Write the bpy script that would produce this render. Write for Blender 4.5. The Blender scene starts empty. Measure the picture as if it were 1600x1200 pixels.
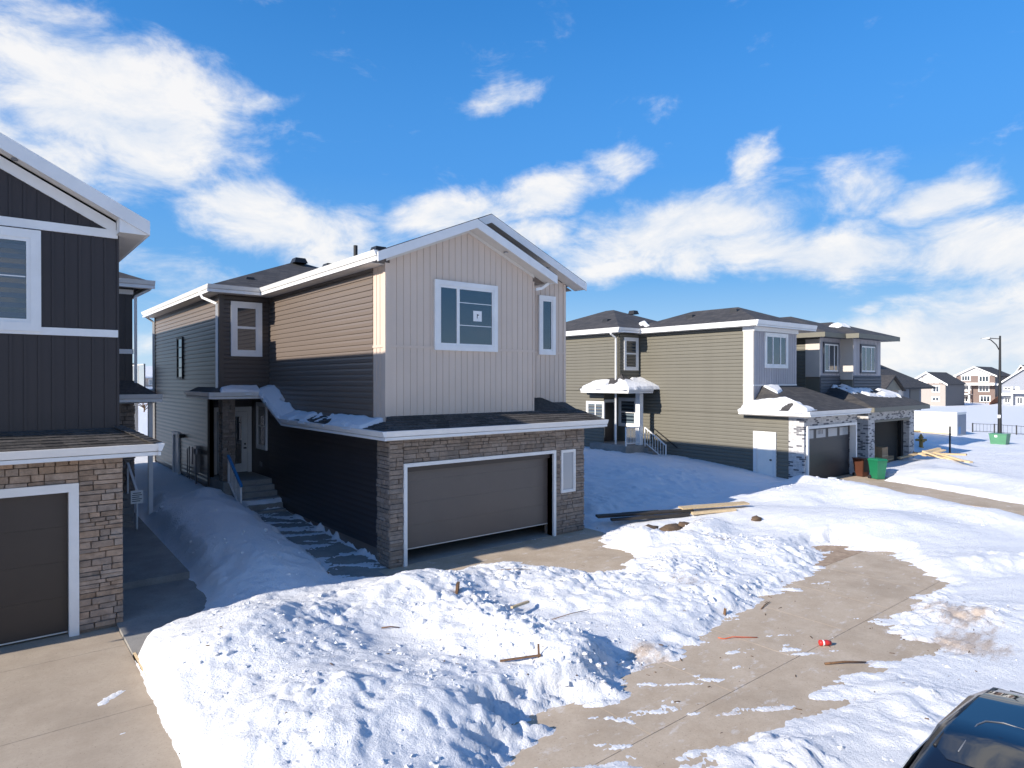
import bpy, bmesh, math, random
import numpy as np
from mathutils import Vector, Matrix

random.seed(7)
R = math.radians
scene = bpy.context.scene
COL = scene.collection

# ------------------------------------------------------------------ camera
YAW = 51.0
cam_d = bpy.data.cameras.new('camera')
cam_d.sensor_width = 36.0
cam_d.lens = 22.95
cam_d.clip_start = 0.1
cam_d.clip_end = 3000.0
cam = bpy.data.objects.new('camera', cam_d)
cam.location = (0.0, 0.0, 4.55)
cam.rotation_euler = (R(90 - 0.3), 0.0, R(YAW - 90))
COL.objects.link(cam)
scene.camera = cam

# ------------------------------------------------------------------ light
SUN_EL = 25.3          # degrees above the horizon
SUN_AZ = -2.5          # light travels along +x, drifting slightly to -y
Ldir = Vector((math.cos(R(SUN_EL)) * math.cos(R(SUN_AZ)), math.cos(R(SUN_EL)) * math.sin(R(SUN_AZ)), -math.sin(R(SUN_EL))))
sun_d = bpy.data.lights.new('sun', 'SUN')
sun_d.energy = 4.0
sun_d.angle = R(0.5)
sun_d.color = (1.0, 0.93, 0.82)
sun = bpy.data.objects.new('sun', sun_d)
sun.rotation_euler = Ldir.to_track_quat('-Z', 'Y').to_euler()
sun.location = (-40, 0, 30)
COL.objects.link(sun)

scene.view_settings.view_transform = 'Standard'
scene.view_settings.look = 'None'
scene.view_settings.gamma = 1.0
scene.view_settings.use_curve_mapping = False
scene.view_settings.exposure = 0.84

# ------------------------------------------------------------------ sky
def build_sky():
    w = bpy.data.worlds.new('World')
    scene.world = w
    w.use_nodes = True
    nt = w.node_tree
    N, L = nt.nodes, nt.links
    N.clear()
    out = N.new('ShaderNodeOutputWorld')
    sky = N.new('ShaderNodeTexSky')
    sky.sky_type = 'NISHITA'
    sky.sun_disc = False
    sky.sun_elevation = R(SUN_EL)
    sky.sun_rotation = math.atan2(-Ldir.x, -Ldir.y)
    sky.altitude = 600
    sky.air_density = 1.0
    sky.dust_density = 0.15
    sky.ozone_density = 2.5
    hs = N.new('ShaderNodeHueSaturation')
    hs.inputs['Saturation'].default_value = 1.36
    hs.inputs['Value'].default_value = 1.0
    hs.inputs['Hue'].default_value = 0.506
    L.new(sky.outputs[0], hs.inputs['Color'])
    bg1 = N.new('ShaderNodeBackground')
    bg1.inputs['Strength'].default_value = 0.132
    L.new(hs.outputs[0], bg1.inputs['Color'])

    tc = N.new('ShaderNodeTexCoord')
    sep = N.new('ShaderNodeSeparateXYZ')
    L.new(tc.outputs['Generated'], sep.inputs[0])

    def m(op, a, b=None, c=None, clamp=False):
        n = N.new('ShaderNodeMath'); n.operation = op; n.use_clamp = clamp
        for i, v in enumerate((a, b, c)):
            if v is None: continue
            if isinstance(v, (int, float)): n.inputs[i].default_value = v
            else: L.new(v, n.inputs[i])
        return n.outputs[0]
    az = m('ARCTAN2', sep.outputs[1], sep.outputs[0])
    el = m('ARCSINE', sep.outputs[2])
    P = N.new('ShaderNodeCombineXYZ')
    L.new(az, P.inputs[0]); L.new(el, P.inputs[1])
    # the air's own coordinates: a layer seen in perspective
    elp = m('ADD', m('MAXIMUM', sep.outputs[2], 0.0), 0.16)
    Q = N.new('ShaderNodeCombineXYZ')
    L.new(m('DIVIDE', sep.outputs[0], elp), Q.inputs[0])
    L.new(m('DIVIDE', sep.outputs[1], elp), Q.inputs[1])
    def noise(vec, scale, detail, rough, dist=0.0, off=0.0):
        mp = N.new('ShaderNodeMapping'); L.new(vec, mp.inputs[0])
        mp.inputs['Location'].default_value = (off, off * 0.7, 0)
        n = N.new('ShaderNodeTexNoise')
        n.inputs['Scale'].default_value = scale; n.inputs['Detail'].default_value = detail
        n.inputs['Roughness'].default_value = rough; n.inputs['Distortion'].default_value = dist
        L.new(mp.outputs[0], n.inputs['Vector'])
        return n
    warp = noise(P.outputs[0], 5.0, 5, 0.6, 0.0, 3.1)
    wv = N.new('ShaderNodeVectorMath'); wv.operation = 'MULTIPLY_ADD'
    L.new(warp.outputs['Color'], wv.inputs[0])
    wv.inputs[1].default_value = (0.13, 0.075, 0); wv.inputs[2].default_value = (-0.065, -0.0375, 0)
    PW = N.new('ShaderNodeVectorMath'); PW.operation = 'ADD'
    L.new(P.outputs[0], PW.inputs[0]); L.new(wv.outputs[0], PW.inputs[1])
    # cloud banks: (azimuth, elevation, half width, half height, tilt) in degrees, strength
    banks = [
        (82.5, 19.5, 10.5, 5.0, 4, 1.25), (87.5, 16.0, 9.0, 3.2, 6, 1.0), (80.3, 15.8, 5.0, 2.2, 0, 1.1),
        (71.2, 13.4, 8.0, 3.0, 10, 1.3), (65.3, 11.2, 6.5, 2.2, 6, 1.0), (76.5, 17.6, 3.6, 1.4, 0, 0.8),
        (71.5, 21.2, 3.4, 0.9, -22, 0.75), (51.7, 23.6, 3.9, 1.05, -14, 0.85),
        (56.0, 13.9, 6.5, 1.9, -12, 1.15), (47.9, 15.8, 6.5, 1.8, -14, 1.15), (42.3, 18.3, 2.4, 2.0, -30, 0.9),
        (36.0, 12.5, 9.0, 3.0, -8, 1.35), (31.0, 17.3, 2.1, 2.6, 10, 0.95), (41.0, 9.4, 5.0, 1.3, -8, 1.0),
        (26.0, 10.3, 9.0, 2.2, 4, 1.25), (17.7, 13.3, 4.6, 1.6, -6, 1.25), (23.0, 14.5, 3.4, 1.9, 6, 0.85),
        (14.5, 9.3, 7.5, 2.8, 6, 1.3), (33, 10.4, 9, 1.6, -4, 1.2), (50.5, 12.2, 6, 1.5, -10, 1.0), (19.0, 3.0, 11.0, 2.8, -14, 1.35), (10.0, 3.8, 10.0, 3.8, -8, 1.4), (23.0, 5.6, 1.4, 0.42, -6, 0.7),
        (80.0, 9.0, 5.0, 1.7, 0, 0.62), (78.0, 3.0, 9.0, 2.0, 0, 0.6), (63.0, 3.0, 9.0, 1.5, 0, 0.5),
        # broken cloud carried on out of view, with banks added to whiten the fill
        (-14, 9.0, 14, 4.2, 6, 1.3), (-8, 17, 10, 3.6, -6, 1.2), (-100, 7, 14, 3.6, 4, 1.3), (-128, 14, 13, 4.2, -6, 1.3), (-150, 8, 13, 3.8, 5, 1.3), (-178, 14, 12, 4.0, -5, 1.3), (155, 9, 13, 4.0, 6, 1.3), (124, 15, 12, 4.4, 3, 1.3), (104, 9, 10, 3.6, -5, 1.2), (-75, 26, 13, 4.5, 6, 1.2), (-35, 28, 13, 4.5, -6, 1.2), (-110, 28, 13, 4.5, 4, 1.2), (-30, 19, 9, 3.0, -8, 1.1), (-62, 24, 12, 3.0, 4, 1.1), (-92, 17, 9, 3.0, 8, 1.1), (-110, 10, 13, 3.2, -6, 1.2), (-140, 18, 11, 3.6, 5, 1.1),
        (-165, 9, 12, 3, 0, 1.1), (160, 20, 11, 4, -4, 1.1), (135, 10, 12, 3, 8, 1.2), (112, 17, 10, 3.5, 0, 1.2), (20, 42, 14, 5, 10, 0.9), (95, 45, 16, 5, 0, 0.9), (-120, 45, 18, 6, 0, 0.9)]
    acc = None
    for a0, e0, sa, se, rot, st in banks:
        mp = N.new('ShaderNodeMapping'); mp.vector_type = 'TEXTURE'
        mp.inputs['Location'].default_value = (R(a0), R(e0), 0)
        mp.inputs['Rotation'].default_value = (0, 0, R(rot))
        mp.inputs['Scale'].default_value = (R(sa * 1.2), R(se * 1.25), 1)
        L.new(PW.outputs[0], mp.inputs[0])
        ln = N.new('ShaderNodeVectorMath'); ln.operation = 'LENGTH'
        L.new(mp.outputs[0], ln.inputs[0])
        v = m('MULTIPLY', m('SUBTRACT', 1.25, ln.outputs['Value'], clamp=True), st)
        acc = v if acc is None else m('MAXIMUM', acc, v)
    mpP = N.new('ShaderNodeMapping'); L.new(P.outputs[0], mpP.inputs[0])
    mpP.inputs['Rotation'].default_value = (0, 0, R(12)); mpP.inputs['Scale'].default_value = (1.0, 1.9, 1.0)
    nA = noise(mpP.outputs[0], 8.5, 12, 0.64, 0.35, 1.7)
    nB = noise(Q.outputs[0], 1.6, 6, 0.6, 0.3, 5.0)
    val = m('ADD', m('MULTIPLY', acc, 0.94), m('MULTIPLY', m('SUBTRACT', nA.outputs[0], 0.5), 1.9))
    val = m('ADD', val, m('MULTIPLY', m('SUBTRACT', nB.outputs[0], 0.55), 0.35))
    mr = N.new('ShaderNodeMapRange'); mr.interpolation_type = 'SMOOTHSTEP'
    mr.inputs['From Min'].default_value = 0.16; mr.inputs['From Max'].default_value = 1.05
    L.new(val, mr.inputs['Value'])
    # cold clear air: the blue pales slowly towards the horizon
    rp = N.new('ShaderNodeValToRGB'); E = rp.color_ramp.elements
    E[0].position = 0.0; E[0].color = (0.40, 0.50, 0.60, 1); E[1].position = 1.0; E[1].color = (0.045, 0.19, 0.47, 1)
    for t, c in ((0.10, (0.27, 0.43, 0.60, 1)), (0.30, (0.105, 0.285, 0.555, 1)), (0.6, (0.055, 0.215, 0.52, 1))):
        e_ = E.new(t); e_.color = c
    L.new(m('DIVIDE', m('MAXIMUM', el, 0.0), 0.5), rp.inputs[0])
    bg3 = N.new('ShaderNodeBackground'); L.new(rp.outputs[0], bg3.inputs['Color']); bg3.inputs['Strength'].default_value = 0.84
    hz = N.new('ShaderNodeMapRange'); hz.interpolation_type = 'SMOOTHSTEP'
    hz.inputs['From Min'].default_value = 0.80; hz.inputs['From Max'].default_value = 0.10
    hz.inputs['To Max'].default_value = 0.96
    L.new(el, hz.inputs['Value'])
    mixa = N.new('ShaderNodeMixShader'); L.new(hz.outputs[0], mixa.inputs[0]); L.new(bg1.outputs[0], mixa.inputs[1]); L.new(bg3.outputs[0], mixa.inputs[2])
    fac = m('MULTIPLY', mr.outputs[0], 0.93)
    # cloud tone: bright tops, greyer thin parts
    cr = N.new('ShaderNodeMix'); cr.data_type = 'RGBA'
    cr.inputs['A'].default_value = (0.72, 0.80, 0.92, 1); cr.inputs['B'].default_value = (1.0, 0.985, 0.97, 1)
    L.new(m('MULTIPLY', m('SUBTRACT', nA.outputs[0], 0.36), 4.0, clamp=True), cr.inputs['Factor'])
    bg2 = N.new('ShaderNodeBackground')
    bg2.inputs['Strength'].default_value = 0.555
    L.new(cr.outputs['Result'], bg2.inputs['Color'])
    mix = N.new('ShaderNodeMixShader')
    L.new(fac, mix.inputs[0]); L.new(mixa.outputs[0], mix.inputs[1]); L.new(bg2.outputs[0], mix.inputs[2])
    L.new(mix.outputs[0], out.inputs[0])
    w.cycles.sampling_method = 'MANUAL'
    w.cycles.sample_map_resolution = 1024
build_sky()

# ------------------------------------------------------------------ materials
MATS = {}
def mat(name, col, rough=0.6, var=0.0, vscale=3.0, bump=0.0, bscale=40.0, rnd=0.0, metal=0.0, spec=0.5, col2=None, stretch=(1, 1, 1), rsat=0.0):
    m = bpy.data.materials.new(name); m.use_nodes = True
    nt = m.node_tree; N, L = nt.nodes, nt.links
    b = N['Principled BSDF']
    b.inputs['Roughness'].default_value = rough
    b.inputs['Metallic'].default_value = metal
    b.inputs['Specular IOR Level'].default_value = spec
    c = (*col, 1)
    b.inputs['Base Color'].default_value = c
    src = None
    tc = N.new('ShaderNodeTexCoord')
    mp = N.new('ShaderNodeMapping'); mp.inputs['Scale'].default_value = stretch
    L.new(tc.outputs['Object'], mp.inputs[0])
    if var or col2:
        n = N.new('ShaderNodeTexNoise'); n.inputs['Scale'].default_value = vscale; n.inputs['Detail'].default_value = 7
        n.inputs['Roughness'].default_value = 0.62
        L.new(mp.outputs[0], n.inputs['Vector'])
        mx = N.new('ShaderNodeMix'); mx.data_type = 'RGBA'
        mx.inputs['A'].default_value = (*[min(1, v * (1 - var)) for v in col], 1)
        mx.inputs['B'].default_value = (*(col2 if col2 else [min(1, v * (1 + var)) for v in col]), 1)
        mr = N.new('ShaderNodeMapRange'); mr.inputs['From Min'].default_value = 0.33; mr.inputs['From Max'].default_value = 0.67
        L.new(n.outputs[0], mr.inputs['Value'])
        L.new(mr.outputs[0], mx.inputs['Factor'])
        src = mx.outputs['Result']
    if rnd:
        oi = N.new('ShaderNodeObjectInfo')
        mr = N.new('ShaderNodeMapRange'); mr.inputs['To Min'].default_value = 1 - rnd; mr.inputs['To Max'].default_value = 1 + rnd
        L.new(oi.outputs['Random'], mr.inputs['Value'])
        hv = N.new('ShaderNodeHueSaturation')
        if src: L.new(src, hv.inputs['Color'])
        else: hv.inputs['Color'].default_value = c
        L.new(mr.outputs[0], hv.inputs['Value'])
        # saturation wanders as well, out of step with the value
        w1 = N.new('ShaderNodeMath'); w1.operation = 'MULTIPLY'; w1.inputs[1].default_value = 7.31
        w2 = N.new('ShaderNodeMath'); w2.operation = 'FRACT'
        w3 = N.new('ShaderNodeMapRange'); w3.inputs['To Min'].default_value = 1 - rsat; w3.inputs['To Max'].default_value = 1 + rsat * 0.8
        L.new(oi.outputs['Random'], w1.inputs[0]); L.new(w1.outputs[0], w2.inputs[0]); L.new(w2.outputs[0], w3.inputs['Value'])
        L.new(w3.outputs[0], hv.inputs['Saturation'])
        src = hv.outputs[0]
    if src: L.new(src, b.inputs['Base Color'])
    if bump:
        n = N.new('ShaderNodeTexNoise'); n.inputs['Scale'].default_value = bscale; n.inputs['Detail'].default_value = 5
        L.new(mp.outputs[0], n.inputs['Vector'])
        bp = N.new('ShaderNodeBump'); bp.inputs['Strength'].default_value = bump; bp.inputs['Distance'].default_value = 0.02
        L.new(n.outputs[0], bp.inputs['Height']); L.new(bp.outputs[0], b.inputs['Normal'])
    MATS[name] = m
    return m

def brick_mat(name, c1, c2, mortar, bw, bh, bias=-0.4, rough=0.85, zmul=1.0, bump=0.4, msize=0.012, speck=0.15, sparse=0.0):
    m = bpy.data.materials.new(name); m.use_nodes = True
    nt = m.node_tree; N, L = nt.nodes, nt.links
    b = N['Principled BSDF']; b.inputs['Roughness'].default_value = rough
    tc = N.new('ShaderNodeTexCoord'); sp = N.new('ShaderNodeSeparateXYZ'); L.new(tc.outputs['Object'], sp.inputs[0])
    ad = N.new('ShaderNodeMath'); L.new(sp.outputs[0], ad.inputs[0]); L.new(sp.outputs[1], ad.inputs[1])
    ml = N.new('ShaderNodeMath'); ml.operation = 'MULTIPLY'; ml.inputs[1].default_value = zmul; L.new(sp.outputs[2], ml.inputs[0])
    cb = N.new('ShaderNodeCombineXYZ'); L.new(ad.outputs[0], cb.inputs[0]); L.new(ml.outputs[0], cb.inputs[1])
    br = N.new('ShaderNodeTexBrick')
    br.inputs['Color1'].default_value = (*c1, 1); br.inputs['Color2'].default_value = (*c2, 1); br.inputs['Mortar'].default_value = (*mortar, 1)
    br.inputs['Scale'].default_value = 1.0; br.inputs['Brick Width'].default_value = bw; br.inputs['Row Height'].default_value = bh
    br.inputs['Mortar Size'].default_value = msize; br.inputs['Bias'].default_value = bias
    L.new(cb.outputs[0], br.inputs['Vector'])
    n = N.new('ShaderNodeTexNoise'); n.inputs['Scale'].default_value = 9.0; n.inputs['Detail'].default_value = 6
    L.new(tc.outputs['Object'], n.inputs['Vector'])
    hv = N.new('ShaderNodeHueSaturation')
    if sparse:
        br.inputs['Color1'].default_value = (0, 0, 0, 1); br.inputs['Color2'].default_value = (1, 1, 1, 1); br.inputs['Mortar'].default_value = (0.2, 0.2, 0.2, 1); br.inputs['Bias'].default_value = 0.0
        rp = N.new('ShaderNodeValToRGB'); rp.color_ramp.interpolation = 'LINEAR'; E = rp.color_ramp.elements
        E[0].position = 0.0; E[0].color = (*c1, 1); E[1].position = 1.0; E[1].color = (*c2, 1)
        a = E.new(1 - sparse); a.color = (*[v * 0.8 for v in c1], 1); a = E.new(1 - sparse + 0.05); a.color = (*c2, 1)
        L.new(br.outputs['Color'], rp.inputs[0]); L.new(rp.outputs[0], hv.inputs['Color'])
    else: L.new(br.outputs['Color'], hv.inputs['Color'])
    mr = N.new('ShaderNodeMapRange'); mr.inputs['To Min'].default_value = 1 - speck * 2; mr.inputs['To Max'].default_value = 1 + speck * 2
    L.new(n.outputs[0], mr.inputs['Value']); L.new(mr.outputs[0], hv.inputs['Value'])
    L.new(hv.outputs[0], b.inputs['Base Color'])
    bp = N.new('ShaderNodeBump'); bp.inputs['Strength'].default_value = bump; bp.inputs['Distance'].default_value = 0.02
    L.new(br.outputs['Fac'], bp.inputs['Height']); bp.invert = True
    L.new(bp.outputs[0], b.inputs['Normal'])
    MATS[name] = m
    return m

def glass_mat(name, base, ior, rough=0.02, alpha=1.0):
    m = bpy.data.materials.new(name); m.use_nodes = True
    b = m.node_tree.nodes['Principled BSDF']
    b.inputs['Base Color'].default_value = (*base, 1); b.inputs['Roughness'].default_value = rough
    b.inputs['IOR'].default_value = ior; b.inputs['Alpha'].default_value = alpha
    N, L = m.node_tree.nodes, m.node_tree.links
    n = N.new('ShaderNodeTexNoise'); n.inputs['Scale'].default_value = 1.3
    tc = N.new('ShaderNodeTexCoord'); L.new(tc.outputs['Object'], n.inputs['Vector'])
    bp = N.new('ShaderNodeBump'); bp.inputs['Strength'].default_value = 0.03; bp.inputs['Distance'].default_value = 0.05
    L.new(n.outputs[0], bp.inputs['Height']); L.new(bp.outputs[0], b.inputs['Normal'])
    MATS[name] = m
    return m

mat('white_trim', (0.74, 0.73, 0.72), 0.45, var=0.05, vscale=2, spec=0.4)
mat('soffit', (0.62, 0.58, 0.53), 0.6, var=0.04)
mat('siding_brown', (0.158, 0.124, 0.102), 0.36, var=0.06, vscale=1.2, rnd=0.025, bump=0.05, bscale=60, stretch=(1, 0.15, 1))
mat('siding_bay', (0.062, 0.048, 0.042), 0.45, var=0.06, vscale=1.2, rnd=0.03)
mat('siding_dark', (0.030, 0.026, 0.029), 0.42, var=0.08, vscale=1.2, rnd=0.04)
mat('panel_beige', (0.585, 0.470, 0.385), 0.55, var=0.035, vscale=1.0, rnd=0.015)
mat('panel_charcoal', (0.025, 0.018, 0.019), 0.5, var=0.07, vscale=1.0, rnd=0.03, bump=0.06, bscale=120)
mat('siding_green', (0.143, 0.132, 0.105), 0.45, var=0.05, vscale=1.0, rnd=0.02)
mat('panel_grey', (0.36, 0.34, 0.36), 0.55, var=0.03, rnd=0.03)
mat('panel_cream', (0.52, 0.47, 0.42), 0.55, var=0.03)
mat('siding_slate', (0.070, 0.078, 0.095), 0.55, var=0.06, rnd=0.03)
mat('siding_sage', (0.150, 0.140, 0.110), 0.55, var=0.06, rnd=0.03)
mat('stone_grey', (0.225, 0.180, 0.150), 0.88, var=0.26, vscale=9, bump=0.6, bscale=28, rnd=0.2, col2=(0.28, 0.225, 0.185), rsat=0.2)
mat('stone_tan', (0.295, 0.215, 0.160), 0.88, var=0.26, vscale=9, bump=0.6, bscale=28, rnd=0.22, col2=(0.37, 0.275, 0.21), rsat=0.22)
mat('mortar', (0.190, 0.155, 0.130), 0.95, var=0.2, vscale=20)
mat('door_bronze', (0.105, 0.087, 0.078), 0.42, var=0.05, vscale=1.5, bump=0.10, bscale=260)
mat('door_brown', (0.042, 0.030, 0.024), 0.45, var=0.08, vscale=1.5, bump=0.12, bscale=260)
mat('door_charcoal', (0.030, 0.029, 0.034), 0.45, var=0.06, vscale=1.5)
mat('dark_gap', (0.010, 0.010, 0.012), 0.8)
mat('interior', (0.42, 0.40, 0.38), 0.9)
mat('foundation', (0.20, 0.19, 0.185), 0.95, var=0.2, vscale=3, bump=0.3, bscale=40)
mat('shingle', (0.050, 0.043, 0.040), 0.95, var=0.25, vscale=14, bump=0.5, bscale=160, rnd=0.38, col2=(0.085, 0.074, 0.066))
brick_mat('roof_shingle', (0.040, 0.038, 0.040), (0.075, 0.068, 0.065), (0.022, 0.021, 0.022), 0.42, 0.15, bias=0.0, zmul=2.4, bump=0.5, msize=0.012)
brick_mat('brick_white', (0.54, 0.52, 0.51), (0.10, 0.10, 0.115), (0.47, 0.46, 0.45), 0.26, 0.082, bias=0.0, msize=0.008, speck=0.2, sparse=0.32)
glass_mat('glass', (0.022, 0.034, 0.050), 2.1)
glass_mat('glass_pale', (0.30, 0.32, 0.34), 1.8, rough=0.12)
glass_mat('car_glass', (0.006, 0.008, 0.012), 2.0, rough=0.02)
mat('blind', (0.100, 0.135, 0.165), 0.5)
mat('black_metal', (0.012, 0.012, 0.013), 0.45, metal=0.0)
mat('grey_metal', (0.22, 0.22, 0.23), 0.4, metal=0.6)
mat('blue_wrap', (0.03, 0.19, 0.44), 0.35)
mat('lumber', (0.60, 0.45, 0.27), 0.75, var=0.16, vscale=3, stretch=(1, 8, 8), rnd=0.15)
mat('lumber_dark', (0.030, 0.026, 0.024), 0.85, var=0.3, vscale=3, rnd=0.2)
mat('bark', (0.13, 0.07, 0.035), 0.9, var=0.3, vscale=20)
mat('bin_green', (0.012, 0.155, 0.075), 0.4, var=0.06)
mat('bin_brown', (0.085, 0.030, 0.017), 0.5, var=0.1)
mat('box_green', (0.075, 0.235, 0.130), 0.5, var=0.1, vscale=2)
mat('hydrant', (0.33, 0.19, 0.03), 0.5, var=0.15, vscale=8)
mat('tyre', (0.015, 0.015, 0.016), 0.85)
mat('trailer_white', (0.80, 0.78, 0.74), 0.45, var=0.03)
mat('card', (0.36, 0.24, 0.14), 0.85, var=0.08)
mat('red_paint', (0.50, 0.03, 0.025), 0.4)
mat('orange_wire', (0.65, 0.12, 0.03), 0.5)
mat('car_paint', (0.008, 0.011, 0.020), 0.12, spec=0.7)
mat('wood_fence', (0.30, 0.11, 0.045), 0.8, var=0.15, rnd=0.1)
mat('paper', (0.75, 0.75, 0.74), 0.7)
mat('ink', (0.03, 0.03, 0.035), 0.7)
mat('dirt', (0.34, 0.235, 0.155), 0.95, var=0.25, vscale=5, bump=0.5, bscale=60, col2=(0.45, 0.33, 0.23))
mat('soil', (0.11, 0.072, 0.045), 0.95, var=0.35, vscale=12, bump=0.6, bscale=30)
mat('house_brown', (0.175, 0.125, 0.110), 0.7, var=0.06)
mat('house_taupe', (0.36, 0.31, 0.28), 0.7, var=0.05)
mat('house_blue', (0.27, 0.29, 0.34), 0.7, var=0.05)
mat('house_steel', (0.155, 0.175, 0.215), 0.7, var=0.05)
mat('house_cream', (0.50, 0.42, 0.36), 0.7, var=0.05)
mat('white_wall', (0.72, 0.70, 0.68), 0.7, var=0.03)

def concrete_mat(name, c, c2, dust):
    m = bpy.data.materials.new(name); m.use_nodes = True
    N, L = m.node_tree.nodes, m.node_tree.links; b = N['Principled BSDF']; b.inputs['Roughness'].default_value = 0.88; b.inputs['Specular IOR Level'].default_value = 0.25
    tc = N.new('ShaderNodeTexCoord')
    def noi(scale, detail, rough, mpv=None):
        n = N.new('ShaderNodeTexNoise'); n.inputs['Scale'].default_value = scale; n.inputs['Detail'].default_value = detail; n.inputs['Roughness'].default_value = rough
        v = tc.outputs['Object']
        if mpv:
            mp = N.new('ShaderNodeMapping'); mp.inputs['Rotation'].default_value = (0, 0, R(-28)); mp.inputs['Scale'].default_value = mpv; L.new(v, mp.inputs[0]); v = mp.outputs[0]
        L.new(v, n.inputs['Vector']); return n.outputs[0]
    def rng_(v, a, b2, lo=0.0, hi=1.0):
        r = N.new('ShaderNodeMapRange'); r.inputs['From Min'].default_value = a; r.inputs['From Max'].default_value = b2; r.inputs['To Min'].default_value = lo; r.inputs['To Max'].default_value = hi; L.new(v, r.inputs['Value']); return r.outputs[0]
    def mixc(f, a, b2, blend='MIX'):
        x = N.new('ShaderNodeMix'); x.data_type = 'RGBA'; x.blend_type = blend
        L.new(f, x.inputs['Factor'])
        for s, v in (('A', a), ('B', b2)):
            if isinstance(v, tuple): x.inputs[s].default_value = (*v, 1)
            else: L.new(v, x.inputs[s])
        return x.outputs['Result']
    k = mixc(rng_(noi(1.6, 9, 0.68), 0.36, 0.64), c, c2)
    k = mixc(rng_(noi(0.55, 5, 0.6), 0.50, 0.66, 0, 0.35), k, tuple(v * 0.62 for v in c))          # damp stains
    k = mixc(rng_(noi(130, 3, 0.7), 0.30, 0.75, 0, 0.28), k, tuple(v * 0.45 for v in c))           # sand grain
    k = mixc(rng_(noi(38, 2, 0.5), 0.66, 0.72, 0, 0.55), k, tuple(v * 0.35 for v in c))            # grit
    k = mixc(rng_(noi(19, 5, 0.75), 0.40, 0.70, 0, 0.22), k, tuple(v * 0.55 for v in c))          # worn surface
    f1 = noi(2.8, 11, 0.76, (0.75, 1.5, 1))
    k = mixc(rng_(f1, dust, dust + 0.2, 0, 0.7), k, (0.78, 0.78, 0.79))                          # blown snow caught on the surface
    L.new(k, b.inputs['Base Color'])
    bp = N.new('ShaderNodeBump'); bp.inputs['Strength'].default_value = 0.3; bp.inputs['Distance'].default_value = 0.01; L.new(noi(110, 4, 0.7), bp.inputs['Height']); L.new(bp.outputs[0], b.inputs['Normal'])
    MATS[name] = m
concrete_mat('concrete', (0.47, 0.37, 0.27), (0.57, 0.465, 0.355), 0.56)
concrete_mat('concrete_clean', (0.415, 0.335, 0.255), (0.48, 0.395, 0.305), 0.80)
concrete_mat('concrete_grey', (0.27, 0.255, 0.24), (0.36, 0.34, 0.31), 0.66)

def snow_material():
    m = bpy.data.materials.new('snow'); m.use_nodes = True
    nt = m.node_tree; N, L = nt.nodes, nt.links
    b = N['Principled BSDF']; b.inputs['Roughness'].default_value = 0.65; b.inputs['Specular IOR Level'].default_value = 0.25
    tc = N.new('ShaderNodeTexCoord')
    n1 = N.new('ShaderNodeTexNoise'); n1.inputs['Scale'].default_value = 2.6; n1.inputs['Detail'].default_value = 9; n1.inputs['Roughness'].default_value = 0.75
    mp = N.new('ShaderNodeMapping'); mp.inputs['Rotation'].default_value = (0, 0, R(-28)); mp.inputs['Scale'].default_value = (0.55, 1.7, 1)
    L.new(tc.outputs['Object'], mp.inputs[0]); L.new(mp.outputs[0], n1.inputs['Vector'])
    at = N.new('ShaderNodeAttribute'); at.attribute_name = 'dirt'
    # wind-blown grit: its own streaky shape, only where the ground shows through
    ma = N.new('ShaderNodeMath'); ma.operation = 'ADD'; L.new(n1.outputs[0], ma.inputs[0]); L.new(at.outputs['Fac'], ma.inputs[1])
    mr = N.new('ShaderNodeMapRange'); mr.inputs['From Min'].default_value = 0.84; mr.inputs['From Max'].default_value = 1.04
    L.new(ma.outputs[0], mr.inputs['Value'])
    mx = N.new('ShaderNodeMix'); mx.data_type = 'RGBA'
    mx.inputs['A'].default_value = (0.745, 0.745, 0.76, 1); mx.inputs['B'].default_value = (0.50, 0.41, 0.34, 1)
    L.new(mr.outputs[0], mx.inputs['Factor']); L.new(mx.outputs['Result'], b.inputs['Base Color'])
    n2 = N.new('ShaderNodeTexNoise'); n2.inputs['Scale'].default_value = 22; n2.inputs['Detail'].default_value = 6; n2.inputs['Roughness'].default_value = 0.7
    L.new(tc.outputs['Object'], n2.inputs['Vector'])
    bp = N.new('ShaderNodeBump'); bp.inputs['Strength'].default_value = 0.75; bp.inputs['Distance'].default_value = 0.04
    L.new(n2.outputs[0], bp.inputs['Height']); L.new(bp.outputs[0], b.inputs['Normal'])
    MATS['snow'] = m
snow_material()

# ------------------------------------------------------------------ mesh helpers
def frame(face, pos):
    """wall coordinates (along, up, out) to the world for a wall facing -y, -x, +x or +y"""
    return {'F': lambda a, b, d: (a, pos - d, b), 'S': lambda a, b, d: (pos - d, a, b),
            'E': lambda a, b, d: (pos + d, a, b), 'B': lambda a, b, d: (a, pos + d, b)}[face]

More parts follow.
